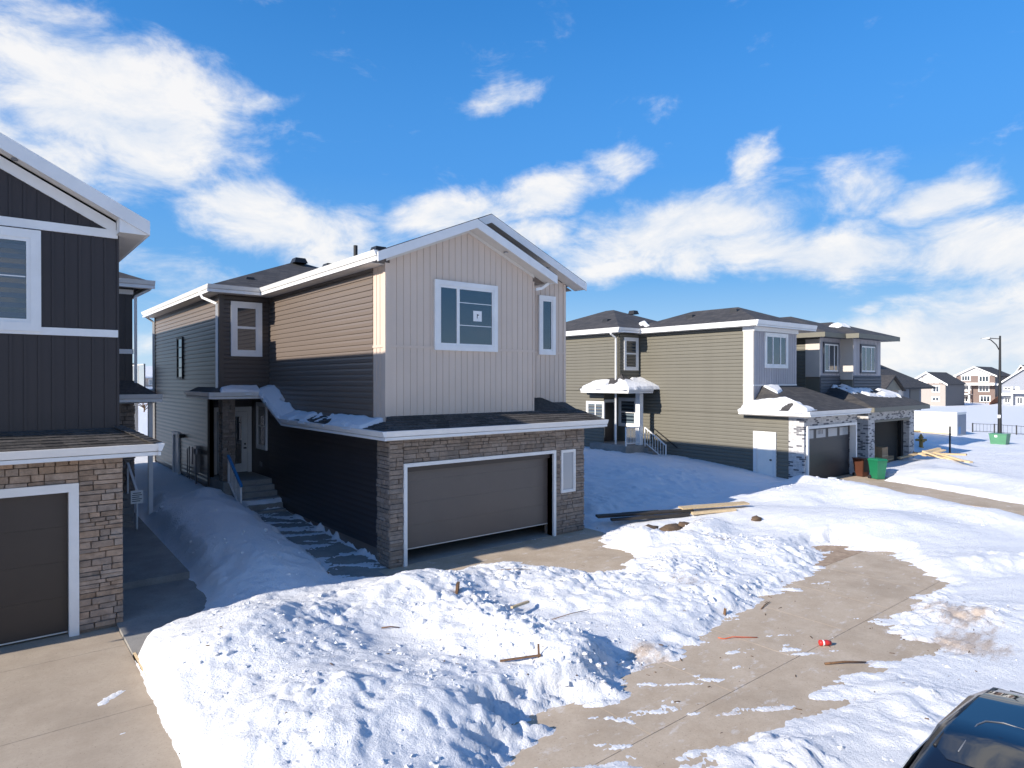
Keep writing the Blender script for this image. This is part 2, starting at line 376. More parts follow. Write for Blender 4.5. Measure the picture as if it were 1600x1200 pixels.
class MB:
    def __init__(self): self.v, self.f = [], []
    def hexa(self, p):          # 8 points: bottom loop 0-3, top loop 4-7
        n = len(self.v); self.v += [tuple(q) for q in p]
        for f in ((0, 3, 2, 1), (4, 5, 6, 7), (0, 1, 5, 4), (1, 2, 6, 5), (2, 3, 7, 6), (3, 0, 4, 7)):
            self.f.append(tuple(n + i for i in f))
        return self
    def box(self, x0, y0, z0, x1, y1, z1):
        return self.hexa([(x0, y0, z0), (x1, y0, z0), (x1, y1, z0), (x0, y1, z0), (x0, y0, z1), (x1, y0, z1), (x1, y1, z1), (x0, y1, z1)])
    def fbox(self, fr, a0, b0, d0, a1, b1, d1):
        return self.hexa([fr(a0, b0, d0), fr(a1, b0, d0), fr(a1, b0, d1), fr(a0, b0, d1), fr(a0, b1, d0), fr(a1, b1, d0), fr(a1, b1, d1), fr(a0, b1, d1)])
    def prism(self, pts, off):  # polygon swept by a vector
        n = len(self.v); k = len(pts); off = Vector(off)
        self.v += [tuple(p) for p in pts] + [tuple(Vector(p) + off) for p in pts]
        self.f.append(tuple(range(n, n + k))); self.f.append(tuple(range(n + 2 * k - 1, n + k - 1, -1)))
        for i in range(k):
            j = (i + 1) % k; self.f.append((n + i, n + j, n + k + j, n + k + i))
        return self
    def beam(self, p, q, w, h, up=(0, 0, 1)):
        p, q = Vector(p), Vector(q); t = (q - p).normalized(); s = t.cross(Vector(up))
        if s.length < 1e-4: s = t.cross(Vector((1, 0, 0)))
        s.normalize(); u = s.cross(t); s *= w / 2; u *= h / 2
        return self.hexa([p - s - u, p + s - u, q + s - u, q - s - u, p - s + u, p + s + u, q + s + u, q - s + u])
    def tube(self, pts, r, n=8):
        pts = [Vector(p) for p in pts]; rs = r if isinstance(r, (list, tuple)) else [r] * len(pts); base = len(self.v)
        for i, p in enumerate(pts):
            t = (pts[min(i + 1, len(pts) - 1)] - pts[max(i - 1, 0)]).normalized()
            s = t.cross(Vector((0, 0, 1)))
            if s.length < 1e-3: s = t.cross(Vector((1, 0, 0)))
            s.normalize(); u = s.cross(t)
            for k in range(n):
                a = 2 * math.pi * k / n
                self.v.append(tuple(p + s * math.cos(a) * rs[i] + u * math.sin(a) * rs[i]))
        for i in range(len(pts) - 1):
            for k in range(n):
                a, b2 = base + i * n + k, base + i * n + (k + 1) % n
                self.f.append((a, b2, b2 + n, a + n))
        self.f.append(tuple(base + k for k in range(n))); self.f.append(tuple(base + (len(pts) - 1) * n + k for k in range(n))[::-1])
        return self
    def lathe(self, c, prof, n=16):
        base = len(self.v); c = Vector(c)
        for r, z in prof:
            for k in range(n):
                a = 2 * math.pi * k / n; self.v.append((c.x + r * math.cos(a), c.y + r * math.sin(a), c.z + z))
        for i in range(len(prof) - 1):
            for k in range(n):
                a, b2 = base + i * n + k, base + i * n + (k + 1) % n
                self.f.append((a, b2, b2 + n, a + n))
        self.f.append(tuple(base + k for k in range(n))[::-1]); self.f.append(tuple(base + (len(prof) - 1) * n + k for k in range(n)))
        return self
    def mesh(self, name, m, smooth=False):
        me = bpy.data.meshes.new(name); me.from_pydata(self.v, [], self.f)
        bm = bmesh.new(); bm.from_mesh(me); bmesh.ops.recalc_face_normals(bm, faces=bm.faces); bm.to_mesh(me); bm.free()
        if m: me.materials.append(MATS[m])
        if smooth: me.shade_smooth()
        return me
    def build(self, name, m, parent=None, smooth=False):
        return link(name, self.mesh(name, m, smooth), parent)

def link(name, me, parent=None, loc=None):
    o = bpy.data.objects.new(name, me); COL.objects.link(o)
    if parent is not None:
        o.parent = parent
        if parent.type == 'EMPTY': o.matrix_parent_inverse = Matrix.Translation(-Vector(parent.location))
    if loc is not None: o.location = loc
    return o

def tag(o, label, cat=None, group=None, kind=None):
    o['label'] = label
    if cat: o['category'] = cat
    if group: o['group'] = group
    if kind: o['kind'] = kind
    return o

def thing(name, loc, label, cat, group=None):
    o = bpy.data.objects.new(name, None); COL.objects.link(o); o.location = loc; o.empty_display_size = 0.3
    return tag(o, label, cat, group)
# ------------------------------------------------------------------ ground and snow
rng = np.random.default_rng(11)
TAB = rng.random((256, 256))
JX, JY = rng.random((256, 256)), rng.random((256, 256))
def vnoise(x, y):
    xi, yi = np.floor(x).astype(int), np.floor(y).astype(int); fx, fy = x - xi, y - yi
    fx, fy = fx * fx * fx * (fx * (fx * 6 - 15) + 10), fy * fy * fy * (fy * (fy * 6 - 15) + 10)
    a, b = TAB[xi & 255, yi & 255], TAB[(xi + 1) & 255, yi & 255]
    c, d = TAB[xi & 255, (yi + 1) & 255], TAB[(xi + 1) & 255, (yi + 1) & 255]
    return (a * (1 - fx) + b * fx) * (1 - fy) + (c * (1 - fx) + d * fx) * fy
def fbm(x, y, octs=5, gain=0.5):
    s, a, t = 0.0, 1.0, 0.0
    for k in range(octs):
        s = s + a * vnoise(x + 17.3 * k, y - 9.1 * k); t += a; a *= gain
        x, y = 0.8 * x * 2.03 - 0.6 * y * 2.03, 0.6 * x * 2.03 + 0.8 * y * 2.03
    return s / t
def worley(x, y):
    xi, yi = np.floor(x).astype(int), np.floor(y).astype(int); best = np.full(x.shape, 9.0)
    for i in (-1, 0, 1):
        for j in (-1, 0, 1):
            cx, cy = xi + i, yi + j
            d = (cx + JX[cx & 255, cy & 255] - x) ** 2 + (cy + JY[cx & 255, cy & 255] - y) ** 2
            best = np.minimum(best, d)
    return np.sqrt(best)
def plates(x, y):
    # broken crust: flat plates of random height with grooves between them
    xi, yi = np.floor(x).astype(int), np.floor(y).astype(int); f1 = np.full(x.shape, 9.0); f2 = np.full(x.shape, 9.0); idv = np.zeros(x.shape)
    for i in (-1, 0, 1):
        for j in (-1, 0, 1):
            cx, cy = xi + i, yi + j; d = np.sqrt((cx + JX[cx & 255, cy & 255] - x) ** 2 + (cy + JY[cx & 255, cy & 255] - y) ** 2)
            r = TAB[(cx * 7 + 3) & 255, (cy * 5 + 1) & 255]; nearer = d < f1
            f2 = np.where(nearer, f1, np.minimum(f2, d)); idv = np.where(nearer, r, idv); f1 = np.minimum(f1, d)
    return idv, f2 - f1
def sstep(a, b, x):
    t = np.clip((x - a) / (b - a), 0, 1); return t * t * (3 - 2 * t)
def sdpoly(px, py, poly):
    d = np.full(px.shape, 1e9); inside = np.zeros(px.shape, bool); n = len(poly)
    for i in range(n):
        (ax, ay), (bx, by) = poly[i], poly[(i + 1) % n]
        ex, ey = bx - ax, by - ay; wx, wy = px - ax, py - ay
        t = np.clip((wx * ex + wy * ey) / (ex * ex + ey * ey), 0, 1)
        d = np.minimum(d, (wx - t * ex) ** 2 + (wy - t * ey) ** 2)
        c = ((ay > py) != (by > py)) & (px < (bx - ax) * (py - ay) / (by - ay + 1e-12) + ax)
        inside ^= c
    return np.where(inside, -np.sqrt(d), np.sqrt(d))

def base(x, y):
    """bare ground height: flat at the street, rising a little behind the fronts, falling away to the far pond"""
    x, y = np.asarray(x, float), np.asarray(y, float)
    z = 0.046 * np.clip(y - 14.0, 0, 12)
    return z - 1.4 * sstep(60, 70, x) - 1.5 * sstep(75, 215, x)

# ploughed heaps: centre, half widths, turn, height, lumpiness
HEAPS = [
    (3.15, 11.2, 1.25, 1.5, 0, 0.62, 0.22), (3.3, 8.9, 1.35, 1.9, 10, 0.50, 0.3), (5.2, 11.4, 1.7, 1.0, 8, 0.36, 0.8), (4.6, 7.4, 1.8, 1.1, 0, 0.46, 1.0), (2.9, 6.6, 0.9, 1.4, 0, 0.35, 0.6),
    (7.15, 11.7, 1.0, 0.85, 0, 0.50, 0.9), (6.75, 9.6, 0.75, 1.4, -12, 0.50, 1.0), (7.1, 7.6, 0.62, 1.1, 10, 0.56, 1.2), (6.2, 6.5, 1.1, 0.45, 25, 0.30, 1.2),
    (9.1, 11.2, 1.1, 0.9, 0, 0.16, 0.9), (9.8, 9.6, 1.3, 1.1, 0, 0.16, 0.8), (12.2, 9.2, 1.7, 0.8, -8, 0.24, 0.9), (11.0, 7.9, 1.5, 0.5, -6, 0.14, 1.0),
    (13.75, 11.85, 0.8, 0.75, 0, 0.52, 0.8), (14.9, 10.3, 0.9, 0.9, 0, 0.34, 0.7), (16.1, 11.1, 0.75, 0.6, 0, 0.42, 0.5), (15.6, 8.9, 1.3, 0.9, -20, 0.22, 0.7),
    (18.6, 11.8, 2.6, 1.4, -25, 0.34, 0.05), (20.5, 8.6, 2.6, 1.5, -35, 0.52, 0.0), (23.6, 12.2, 1.9, 1.3, -15, 0.52, 0.25), (26.2, 13.3, 0.85, 0.7, 0, 0.50, 0.7),
    (25.9, 11.4, 1.1, 1.4, 0, 0.55, 0.5), (25.0, 8.9, 1.2, 1.6, 8, 0.50, 0.35), (24.2, 6.3, 1.0, 1.4, 0, 0.40, 0.8), (15.0, 3.9, 1.4, 0.5, -30, 0.16, 0.9), (19.4, 4.9, 1.8, 0.5, -25, 0.22, 0.8),
    (34.2, 10.2, 1.6, 2.6, 0, 0.50, 0.5), (32.6, 6.4, 1.5, 1.4, 0, 0.45, 0.5), (37.6, 12.2, 2.2, 1.0, 0, 0.42, 0.3),
    (4.95, 17.2, 1.05, 2.6, 0, 0.52, 0.25), (5.0, 20.4, 0.9, 1.6, 0, 0.42, 0.25), (5.6, 22.6, 0.5, 0.7, 0, 0.45, 0.2), (4.6, 14.4, 0.9, 1.3, 0, 0.34, 0.5),
    (18.5, 17.5, 3.5, 3.0, 0, 0.22, 0.1), (23.5, 20.5, 3.2, 3.5, 0, 0.30, 0.05), (16.0, 15.3, 0.8, 0.8, 0, 0.20, 0.4), (47.5, 17.5, 2.0, 1.5, 0, 0.5, 0.2), (61.5, 20.5, 2.5, 2.0, 10, 0.5, 0.1), (58, 12.0, 2.5, 0.6, 0, 0.2, 0.2),
    (9.8, 3.4, 1.2, 0.5, 0, 0.15, 1.0), (7.6, 3.9, 0.9, 0.4, 0, 0.16, 1.0),
]
HEAPS = [(a, b, c, d, e, h * (0.62 if b < 13 and a < 17.5 else 0.8), l) for a, b, c, d, e, h, l in HEAPS]
P_STREET = [(5.24, 6.48), (6.5, 6.42), (7.31, 6.5), (8.03, 6.58), (8.77, 6.38), (9.46, 6.62), (10.68, 6.92), (12.31, 7.15), (14.69, 7.41), (16.29, 7.8), (17.45, 8.61), (18.27, 8.39), (18.51, 7.17), (16.7, 5.50), (14.6, 5.25), (12.9, 4.97), (12.47, 4.25), (11.57, 4.32), (10.29, 4.47), (9.57, 4.52), (8.91, 4.39), (8.05, 4.65), (7.53, 4.44), (5.98, 4.99), (4.58, 5.9)]
P_DRIVE = [(7.3, 14.2), (7.25, 13.1), (8.6, 12.85), (10.2, 12.75), (10.8, 11.6), (10.9, 10.6), (11.9, 10.5), (13.0, 11.0), (13.3, 12.2), (14.0, 13.1), (14.35, 13.5), (14.35, 14.2)]
P_LEFT = [(-7, 14.6), (2.0, 14.6), (2.0, 13.7), (3.05, 13.5), (2.35, 12.75), (1.98, 12.1), (1.9, 9.6), (1.86, 3.5), (-7, 3.5)]
P_PAD = [(1.9, 13.5), (3.0, 13.35), (3.45, 14.4), (3.62, 16.0), (3.66, 21.5), (4.3, 24.5), (1.9, 24.5)]
P_WALK = [(6.3, 14.3), (6.1, 13.75), (7.75, 13.2), (7.75, 21.3), (6.5, 21.3), (6.15, 18.5), (6.2, 16)]
P_NEXT = [(28.0, 14.4), (28.2, 13.5), (28.0, 12.2), (27.5, 10.3), (27.0, 8.9), (26.1, 7.6), (25.9, 4.6), (29.3, 4.6), (29.7, 6.7), (30.0, 7.6), (30.7, 9.0), (31.2, 10.5), (31.8, 12.3), (33.0, 12.4), (33.4, 13.9), (33.4, 14.4)]
INSIDE = [(7.75, 14.12, 14.1, 24), (-4.5, 14.12, 1.95, 24), (28.0, 14.2, 32.9, 24), (35.2, 14.5, 41.0, 22)]

def snow_depth(x, y):
    wx, wy = x + 0.5 * (fbm(x * 0.9, y * 0.9, 3) - 0.5), y + 0.5 * (fbm(x * 0.9 + 40, y * 0.9, 3) - 0.5)
    road = sstep(6.2, 4.6, y)
    d = 0.15 * (1 - road) + 0.035 * road
    d = d + 0.16 * sstep(14, 19, y)
    d = d + (0.16 * (fbm(x * 0.28 + 5, y * 0.28, 4) - 0.42)) * (1 - 0.75 * road)
    # wind ripples running with the sun-side wind
    u, v = 0.88 * x - 0.47 * y, 0.47 * x + 0.88 * y
    d = d + 0.055 * (fbm(u * 0.55, v * 2.3, 4) - 0.5) + 0.02 * (fbm(u * 2.2, v * 8, 3) - 0.5)
    lump = np.zeros_like(x)
    for cx, cy, sx, sy, rot, h, lm in HEAPS:
        c, s = math.cos(R(rot)), math.sin(R(rot)); px, py = wx - cx, wy - cy
        a, b = (c * px + s * py) / sx, (-s * px + c * py) / sy
        g = np.exp(-np.power(a * a + b * b, 1.25) * 0.8)
        d = d + h * g; lump = np.maximum(lump, lm * np.minimum(1, 1.5 * g))
    near = sstep(30, 18, x) * sstep(24, 15, y)
    lump = np.clip(lump + 0.22 * sstep(16, 12, y) * sstep(19, 14, x) * sstep(5, 7, y), 0, 1.2) * near
    lump = np.maximum(lump, 0.75 * sstep(13.8, 15, y) * sstep(14.2, 15, x) * sstep(27.6, 26, x))
    breakup = 0.35 + 1.1 * sstep(0.38, 0.66, fbm(x * 0.7 + 9, y * 0.7, 3))
    L1 = 0.75 - worley(x * 2.6, y * 2.6); L2 = 0.7 - worley(x * 6.2 + 7, y * 6.2); L3 = 0.7 - worley(x * 12.5 + 3, y * 12.5 + 8)
    rough = breakup * (0.10 * np.maximum(L1, 0) ** 1.2 + 0.075 * np.maximum(L2, 0) + 0.045 * np.maximum(L3, 0) - 0.075)
    rough = 0.6 * rough + 0.035 * (fbm(x * 7 + 2, y * 7, 3) - 0.5)
    wxx, wyy = x + 0.10 * fbm(x * 4, y * 4, 2), y + 0.10 * fbm(x * 4 + 9, y * 4, 2)
    for sc, am in ((3.1, 0.085), (7.0, 0.050)):
        r_, gap = plates(wxx * sc, wyy * sc * 1.15)
        rough = rough + am * breakup * np.maximum(r_ - 0.45, 0) * 1.6 * sstep(0.02, 0.22, gap)
    d = d + lump * 0.20 * (fbm(x * 1.7 + 3, y * 1.7, 4) - 0.5)
    d = d + 0.018 * (fbm(x * 5, y * 5, 3) - 0.5)
    # street: wheel ruts along x
    d = d - road * 0.02 * (np.exp(-((y - 3.4 - 0.12 * np.sin(x * 0.3)) / 0.16) ** 2) + np.exp(-((y - 1.9) / 0.18) ** 2))
    d = np.maximum(d, 0.012)
    # bare concrete
    e1 = (fbm(u * 0.9, v * 2.6, 5, 0.6) - 0.5); e2 = fbm(u * 1.05 + 31, v * 3.6 + 3, 6, 0.62)
    bare = np.zeros_like(x); edge = np.zeros_like(x); cover = np.ones_like(x)
    for poly, amp, soft, film in ((P_STREET, 1.25, 0.16, 0.655), (P_DRIVE, 1.1, 0.2, 0.63), (P_LEFT, 0.10, 0.10, 0.78), (P_PAD, 0.22, 0.12, 0.74), (P_WALK, 0.7, 0.14, 0.49), (P_NEXT, 0.35, 0.2, 0.9)):
        xs = [p[0] for p in poly]; ys = [p[1] for p in poly]
        k = (x > min(xs) - 1.5) & (x < max(xs) + 1.5) & (y > min(ys) - 1.5) & (y < max(ys) + 1.5)
        if not k.any(): continue
        sd = sdpoly(x[k], y[k], poly) + amp * e1[k]
        s = sstep(-soft, soft * (4.0 if poly is P_STREET or poly is P_DRIVE or poly is P_PAD else 1.4), sd); cover[k] = np.minimum(cover[k], s)
        edge[k] = np.maximum(edge[k], np.exp(-((sd - 0.3) / 0.35) ** 2) * (0.9 if poly is P_STREET or poly is P_DRIVE or poly is P_NEXT else 0.25))
        thin = -0.017 + 0.027 * sstep(film - 0.02, film + 0.12, e2[k])
        d[k] = d[k] * s + thin * (1 - s)
        bare[k] = np.maximum(bare[k], np.exp(-np.maximum(sd, 0) * 2.2) * (0.5 if poly in (P_STREET, P_DRIVE) else 0.1))
    d = d + 0.56 * np.maximum(lump, edge * near) * rough * sstep(0.02, 0.45, cover)
    for cx, cy, a_, b_ in ((1.42, 10.9, 0.22, 0.07), (1.3, 10.75, 0.10, 0.05), (2.75, 14.6, 0.15, 0.05), (3.0, 14.9, 0.10, 0.04)):
        g = ((x - cx) * 0.8 + (y - cy) * 0.6) / a_; h_ = (-(x - cx) * 0.6 + (y - cy) * 0.8) / b_; d = np.where(g * g + h_ * h_ + 1.2 * (fbm(x * 9, y * 9, 3) - 0.5) < 1, np.maximum(d, 0.006), d)
    for x0, y0, x1, y1 in INSIDE:
        k = (x > x0) & (x < x1) & (y > y0) & (y < y1); d[k] = -0.3
    d = np.where((x > 7.0) & (x < 14.4) & (y > 13.75) & (y < 14.25) & (d > 0), d * 0.4, d)
    stain = 0.0
    for cx, cy, r in ((15.2, 9.9, 0.55), (11.7, 8.5, 0.6), (16.2, 11.25, 0.45), (14.6, 4.3, 0.8), (13.2, 3.7, 0.7), (8.4, 6.9, 0.6)):
        stain = stain + 0.42 * np.exp(-((x - cx) ** 2 + (y - cy) ** 2) / (r * r))
    return d, np.clip(0.35 * bare + stain + 0.16 * road * sstep(22, 8, x), 0, 1)

def seg(*parts):
    out = []
    for a, b, st in parts: out += list(np.arange(a, b - st * 0.5, st))
    return out
def geo(a, b, st, g):
    out, x = [], a
    while x < b: out.append(x); x += st; st *= g
    return out
gx = np.array(sorted(-v for v in geo(5, 160, 0.6, 1.22)) + seg((-5, 1, 0.16), (1, 17, 0.04), (17, 28, 0.08), (28, 34, 0.12), (34, 70, 0.3)) + geo(70, 900, 0.5, 1.12))
gy = np.array(sorted(-v for v in geo(1, 160, 0.3, 1.2)) + seg((-1, 3, 0.12), (3, 4.4, 0.07), (4.4, 13, 0.04), (13, 15, 0.06), (15, 26, 0.09), (26, 40, 0.25)) + geo(40, 900, 0.4, 1.12))
GX, GY = np.meshgrid(gx, gy)
dep, dirt = snow_depth(GX, GY)
GZ = base(GX, GY) + dep
nx, ny = len(gx), len(gy)
vs = np.stack([GX, GY, GZ], -1).reshape(-1, 3)
i = np.arange((nx - 1) * (ny - 1)); r_, c_ = i // (nx - 1), i % (nx - 1)
q = np.stack([r_ * nx + c_, r_ * nx + c_ + 1, (r_ + 1) * nx + c_ + 1, (r_ + 1) * nx + c_], -1)
me = bpy.data.meshes.new('snow_ground')
me.vertices.add(len(vs)); me.vertices.foreach_set('co', vs.ravel().astype(np.float32))
me.loops.add(q.size); me.loops.foreach_set('vertex_index', q.ravel().astype(np.int32))
me.polygons.add(len(q)); me.polygons.foreach_set('loop_start', np.arange(0, q.size, 4, dtype=np.int32))
me.update(calc_edges=True)
a_ = me.attributes.new('dirt', 'FLOAT', 'POINT'); a_.data.foreach_set('value', dirt.ravel().astype(np.float32))
me.materials.append(MATS['snow']); me.shade_smooth()
snow = link('snow_ground', me); tag(snow, 'snow lying in heaps and drifts over the lots and street', kind='structure')

def ground_z(x, y):
    d, _ = snow_depth(np.array([float(x)]), np.array([float(y)])); return float(base(x, y)) + max(float(d[0]), 0.0)

def sheet(name, x0, y0, x1, y1, m, label, dz=0.0, n=1, parent=None):
    b = MB()
    for k in range(n):
        ya, yb = y0 + (y1 - y0) * k / n, y0 + (y1 - y0) * (k + 1) / n
        za, zb = float(base(x0, ya)) + dz, float(base(x0, yb)) + dz
        b.hexa([(x0, ya, za - 0.15), (x1, ya, za - 0.15), (x1, yb, zb - 0.15), (x0, yb, zb - 0.15), (x0, ya, za), (x1, ya, za), (x1, yb, zb), (x0, yb, zb)])
    o = b.build(name, m, parent)
    if parent is None: tag(o, label, kind='structure')
    return o
road = MB().box(-60, -9, -0.17, 66, 5.375, -0.003).build('road', 'concrete'); tag(road, 'street surface of pale worn concrete under packed snow', kind='structure')
walk = MB().box(-40, 5.38, -0.2, 60, 7.6, -0.02).build('sidewalk', 'concrete'); tag(walk, 'bare concrete sidewalk strip along the street', kind='structure')
for k, x0 in enumerate(np.arange(-10, 32, 1.85)):
    MB().box(x0 + 0.003, 5.3805, -0.019, x0 + 1.847, 7.59, 0.0).build('slab', 'concrete', walk)
drive = sheet('driveway', 7.3, 7.61, 14.4, 14.3, 'concrete', 'concrete driveway before the beige house, mostly under snow')
ld = sheet('left_driveway', -6.5, 7.61, 1.9, 14.3, 'foundation', 'clean swept concrete driveway before the charcoal house', dz=-0.03)
for x0, x1 in ((-6.49, -2.20), (-2.192, 1.895)):
    for y0, y1 in ((7.62, 10.30), (10.308, 12.90), (12.908, 14.29)): MB().box(x0, y0, -0.029, x1, y1, 0.0).build('slab', 'concrete_clean', ld)
sheet('left_path', 1.905, 7.61, 3.62, 16.0, 'concrete_grey', 'concrete path beside the charcoal house garage', dz=-0.004)
pad = MB().hexa([(2.0, 16.0, -0.1), (3.6, 16.0, -0.1), (3.6, 23.0, 0.2), (2.0, 23.0, 0.2), (2.0, 16.0, 0.24), (3.6, 16.0, 0.24), (3.6, 23.0, 0.50), (2.0, 23.0, 0.50)]).build('path_step', 'concrete_grey')
tag(pad, 'raised concrete path slab leading to the charcoal house stairs', kind='structure')
sheet('walkway', 6.05, 13.6, 7.62, 21.4, 'concrete_grey', 'concrete walkway along the dark garage wall to the porch', dz=0.0, n=8)
sheet('neighbour_driveway', 27.9, 4.7, 33.2, 14.3, 'concrete', 'cleared concrete driveway before the olive house')
sheet('far_driveway', 34.8, 4.7, 41.2, 14.4, 'concrete', 'snow covered driveway before the slate house', dz=-0.004)
sheet('bare_soil', 14.41, 7.61, 20.0, 9.4, 'dirt', 'bare frozen brown earth beyond the sidewalk strip', dz=-0.006)
# driveway form board along the left edge
fb = MB().box(1.905, 5.4, -0.02, 1.945, 12.3, 0.055).build('form_board', 'lumber'); tag(fb, 'thin timber form board along the clean driveway edge', 'board')

# loose snow clods thrown off the plough
def clods():
    pr = random.Random(5)
    t = (1 + 5 ** 0.5) / 2
    iv = [Vector(p).normalized() for p in ((-1, t, 0), (1, t, 0), (-1, -t, 0), (1, -t, 0), (0, -1, t), (0, 1, t), (0, -1, -t), (0, 1, -t), (t, 0, -1), (t, 0, 1), (-t, 0, -1), (-t, 0, 1))]
    fc = ((0, 11, 5), (0, 5, 1), (0, 1, 7), (0, 7, 10), (0, 10, 11), (1, 5, 9), (5, 11, 4), (11, 10, 2), (10, 7, 6), (7, 1, 8), (3, 9, 4), (3, 4, 2), (3, 2, 6), (3, 6, 8), (3, 8, 9), (4, 9, 5), (2, 4, 11), (6, 2, 10), (8, 6, 7), (9, 8, 1))
    pts = []
    zones = [(2.2, 5.6, 7.9, 12.4, 1500), (7.2, 6.6, 13.5, 11.8, 900), (12.5, 8, 16.5, 12.4, 500), (6.2, 5.9, 8.2, 8.6, 500), (5.0, 3.0, 17, 6.5, 260), (22.5, 5, 27, 13.6, 300), (3.8, 13.5, 6.0, 22, 160), (14.5, 13, 17, 17, 80)]
    for x0, y0, x1, y1, n in zones:
        for _ in range(n): pts.append((pr.uniform(x0, x1), pr.uniform(y0, y1)))
    X, Y = np.array([p[0] for p in pts]), np.array([p[1] for p in pts])
    D, _ = snow_depth(X, Y); Z = base(X, Y) + D
    clump = fbm(X * 1.1 + 3, Y * 1.1, 3)
    V, F = [], []
    for k in range(len(pts)):
        if D[k] < 0.02 or clump[k] < 0.44 + 0.1 * pr.random(): continue
        s = 0.010 + 0.035 * pr.random() ** 3.4 + (0.06 * pr.random() if k % 41 == 0 else 0); n = len(V)
        sx, sy, sz = s * pr.uniform(0.7, 1.5), s * pr.uniform(0.7, 1.5), s * pr.uniform(0.5, 1.0); a = pr.random() * 6.28
        ca, sa = math.cos(a), math.sin(a)
        for p in iv:
            j = pr.uniform(0.5, 1.4); px, py, pz = p.x * sx * j, p.y * sy * j, p.z * sz * j
            V.append((X[k] + ca * px - sa * py, Y[k] + sa * px + ca * py, Z[k] + 0.05 * sz + pz))
        F += [tuple(n + q_ for q_ in f) for f in fc]
    b = MB(); b.v, b.f = V, F
    m_ = bpy.data.meshes.new('snow_clods'); m_.from_pydata(V, [], F); m_.materials.append(MATS['snow']); 
    tag(link('snow_clods', m_), 'loose broken clods of snow scattered over the heaps', kind='stuff')
clods()

def crumbs():
    pr = random.Random(9); V, F = [], []
    spots = [(15.2, 9.9, 0.5, 90), (11.7, 8.5, 0.6, 110), (16.0, 11.2, 0.4, 90), (14.4, 4.4, 0.9, 90), (13.2, 3.8, 0.7, 60), (8.5, 7.0, 0.5, 50), (9.2, 11.6, 0.9, 60), (10.5, 6.6, 2.2, 130), (7.0, 9.5, 1.6, 60), (14.6, 12.9, 0.7, 90), (12.5, 7.2, 2.0, 120), (5.0, 9.5, 2.0, 60), (9.5, 5.2, 2.4, 110)]
    P = [(pr.gauss(x, r), pr.gauss(y, r * 0.7)) for x, y, r, n in spots for _ in range(n // 2)]
    X, Y = np.array([a for a, _ in P]), np.array([b for _, b in P]); D, _ = snow_depth(X, Y); Z = base(X, Y) + np.maximum(D, 0)
    for k in range(len(P)):
        s = 0.005 + 0.015 * pr.random() ** 3; ln = s * pr.choice((1, 1, 1.5, 3.5)); a = pr.random() * 3.14; c, t = math.cos(a), math.sin(a); n = len(V)
        for u, v, w in ((-1, -1, -0.3), (1, -1, -0.3), (1, 1, -0.3), (-1, 1, -0.3), (-0.7, -0.6, 0.9), (0.6, -0.7, 0.7), (0.7, 0.5, 1.0), (-0.6, 0.7, 0.6)):
            px, py = u * ln, v * s * 0.6; V.append((X[k] + c * px - t * py, Y[k] + t * px + c * py, Z[k] + w * s * 0.6))
        F += [tuple(n + i for i in f) for f in ((0, 3, 2, 1), (4, 5, 6, 7), (0, 1, 5, 4), (1, 2, 6, 5), (2, 3, 7, 6), (3, 0, 4, 7))]
    m_ = bpy.data.meshes.new('earth_crumbs'); m_.from_pydata(V, [], F); m_.materials.append(MATS['soil'])
    tag(link('earth_crumbs', m_), 'crumbs of earth and straw strewn over the snow and sidewalk', kind='stuff')
crumbs()
# ------------------------------------------------------------------ building pieces
def siding(parent, face, pos, a0, a1, b0, b1, m, expo=0.152, lip=0.027):
    """lap siding: one board per course, each lapping the one below"""
    fr = frame(face, pos); cache = {}; z = b0
    while z < b1 - 0.01:
        h = round(min(expo, b1 - z), 4)
        if h not in cache:
            t = h + (0.0 if z + h >= b1 - 0.001 else 0.006)
            b = MB(); P = [(0.0, 0.008), (lip, 0.008), (lip * 0.88, t * 0.58), (0.004, t), (0.0, t)]
            n = len(P); b.v = [fr(a0, v, d) for d, v in P] + [fr(a1, v, d) for d, v in P]
            b.f = [tuple(range(n)), tuple(range(2 * n - 1, n - 1, -1))] + [(k, (k + 1) % n, n + (k + 1) % n, n + k) for k in range(n)]
            cache[h] = b.mesh('siding_board', m)
        link('siding_board', cache[h], parent, (0, 0, z)); z += h

def panels(parent, face, pos, a0, a1, b0, top, m, step=0.19, rib=0.03, proud=0.016):
    """vertical panels, each with a raised seam at its edge; top is a height or a function of the place along the wall"""
    fr = frame(face, pos); tf = top if callable(top) else (lambda a: top)
    n = max(1, round((a1 - a0) / step)); w = (a1 - a0) / n
    for k in range(n):
        p, q_ = a0 + k * w + 0.002, a0 + (k + 1) * w - 0.002; s = p + rib; b = MB()
        for x0, x1, d in ((p, s, proud), (s + 0.0005, q_, 0.005)):
            cut = [x0, x1]
            b.hexa([fr(x0, b0, 0), fr(x1, b0, 0), fr(x1, b0, d), fr(x0, b0, d), fr(x0, tf(x0), 0), fr(x1, tf(x1), 0), fr(x1, tf(x1), d), fr(x0, tf(x0), d)])
        b.build('panel', m, parent)

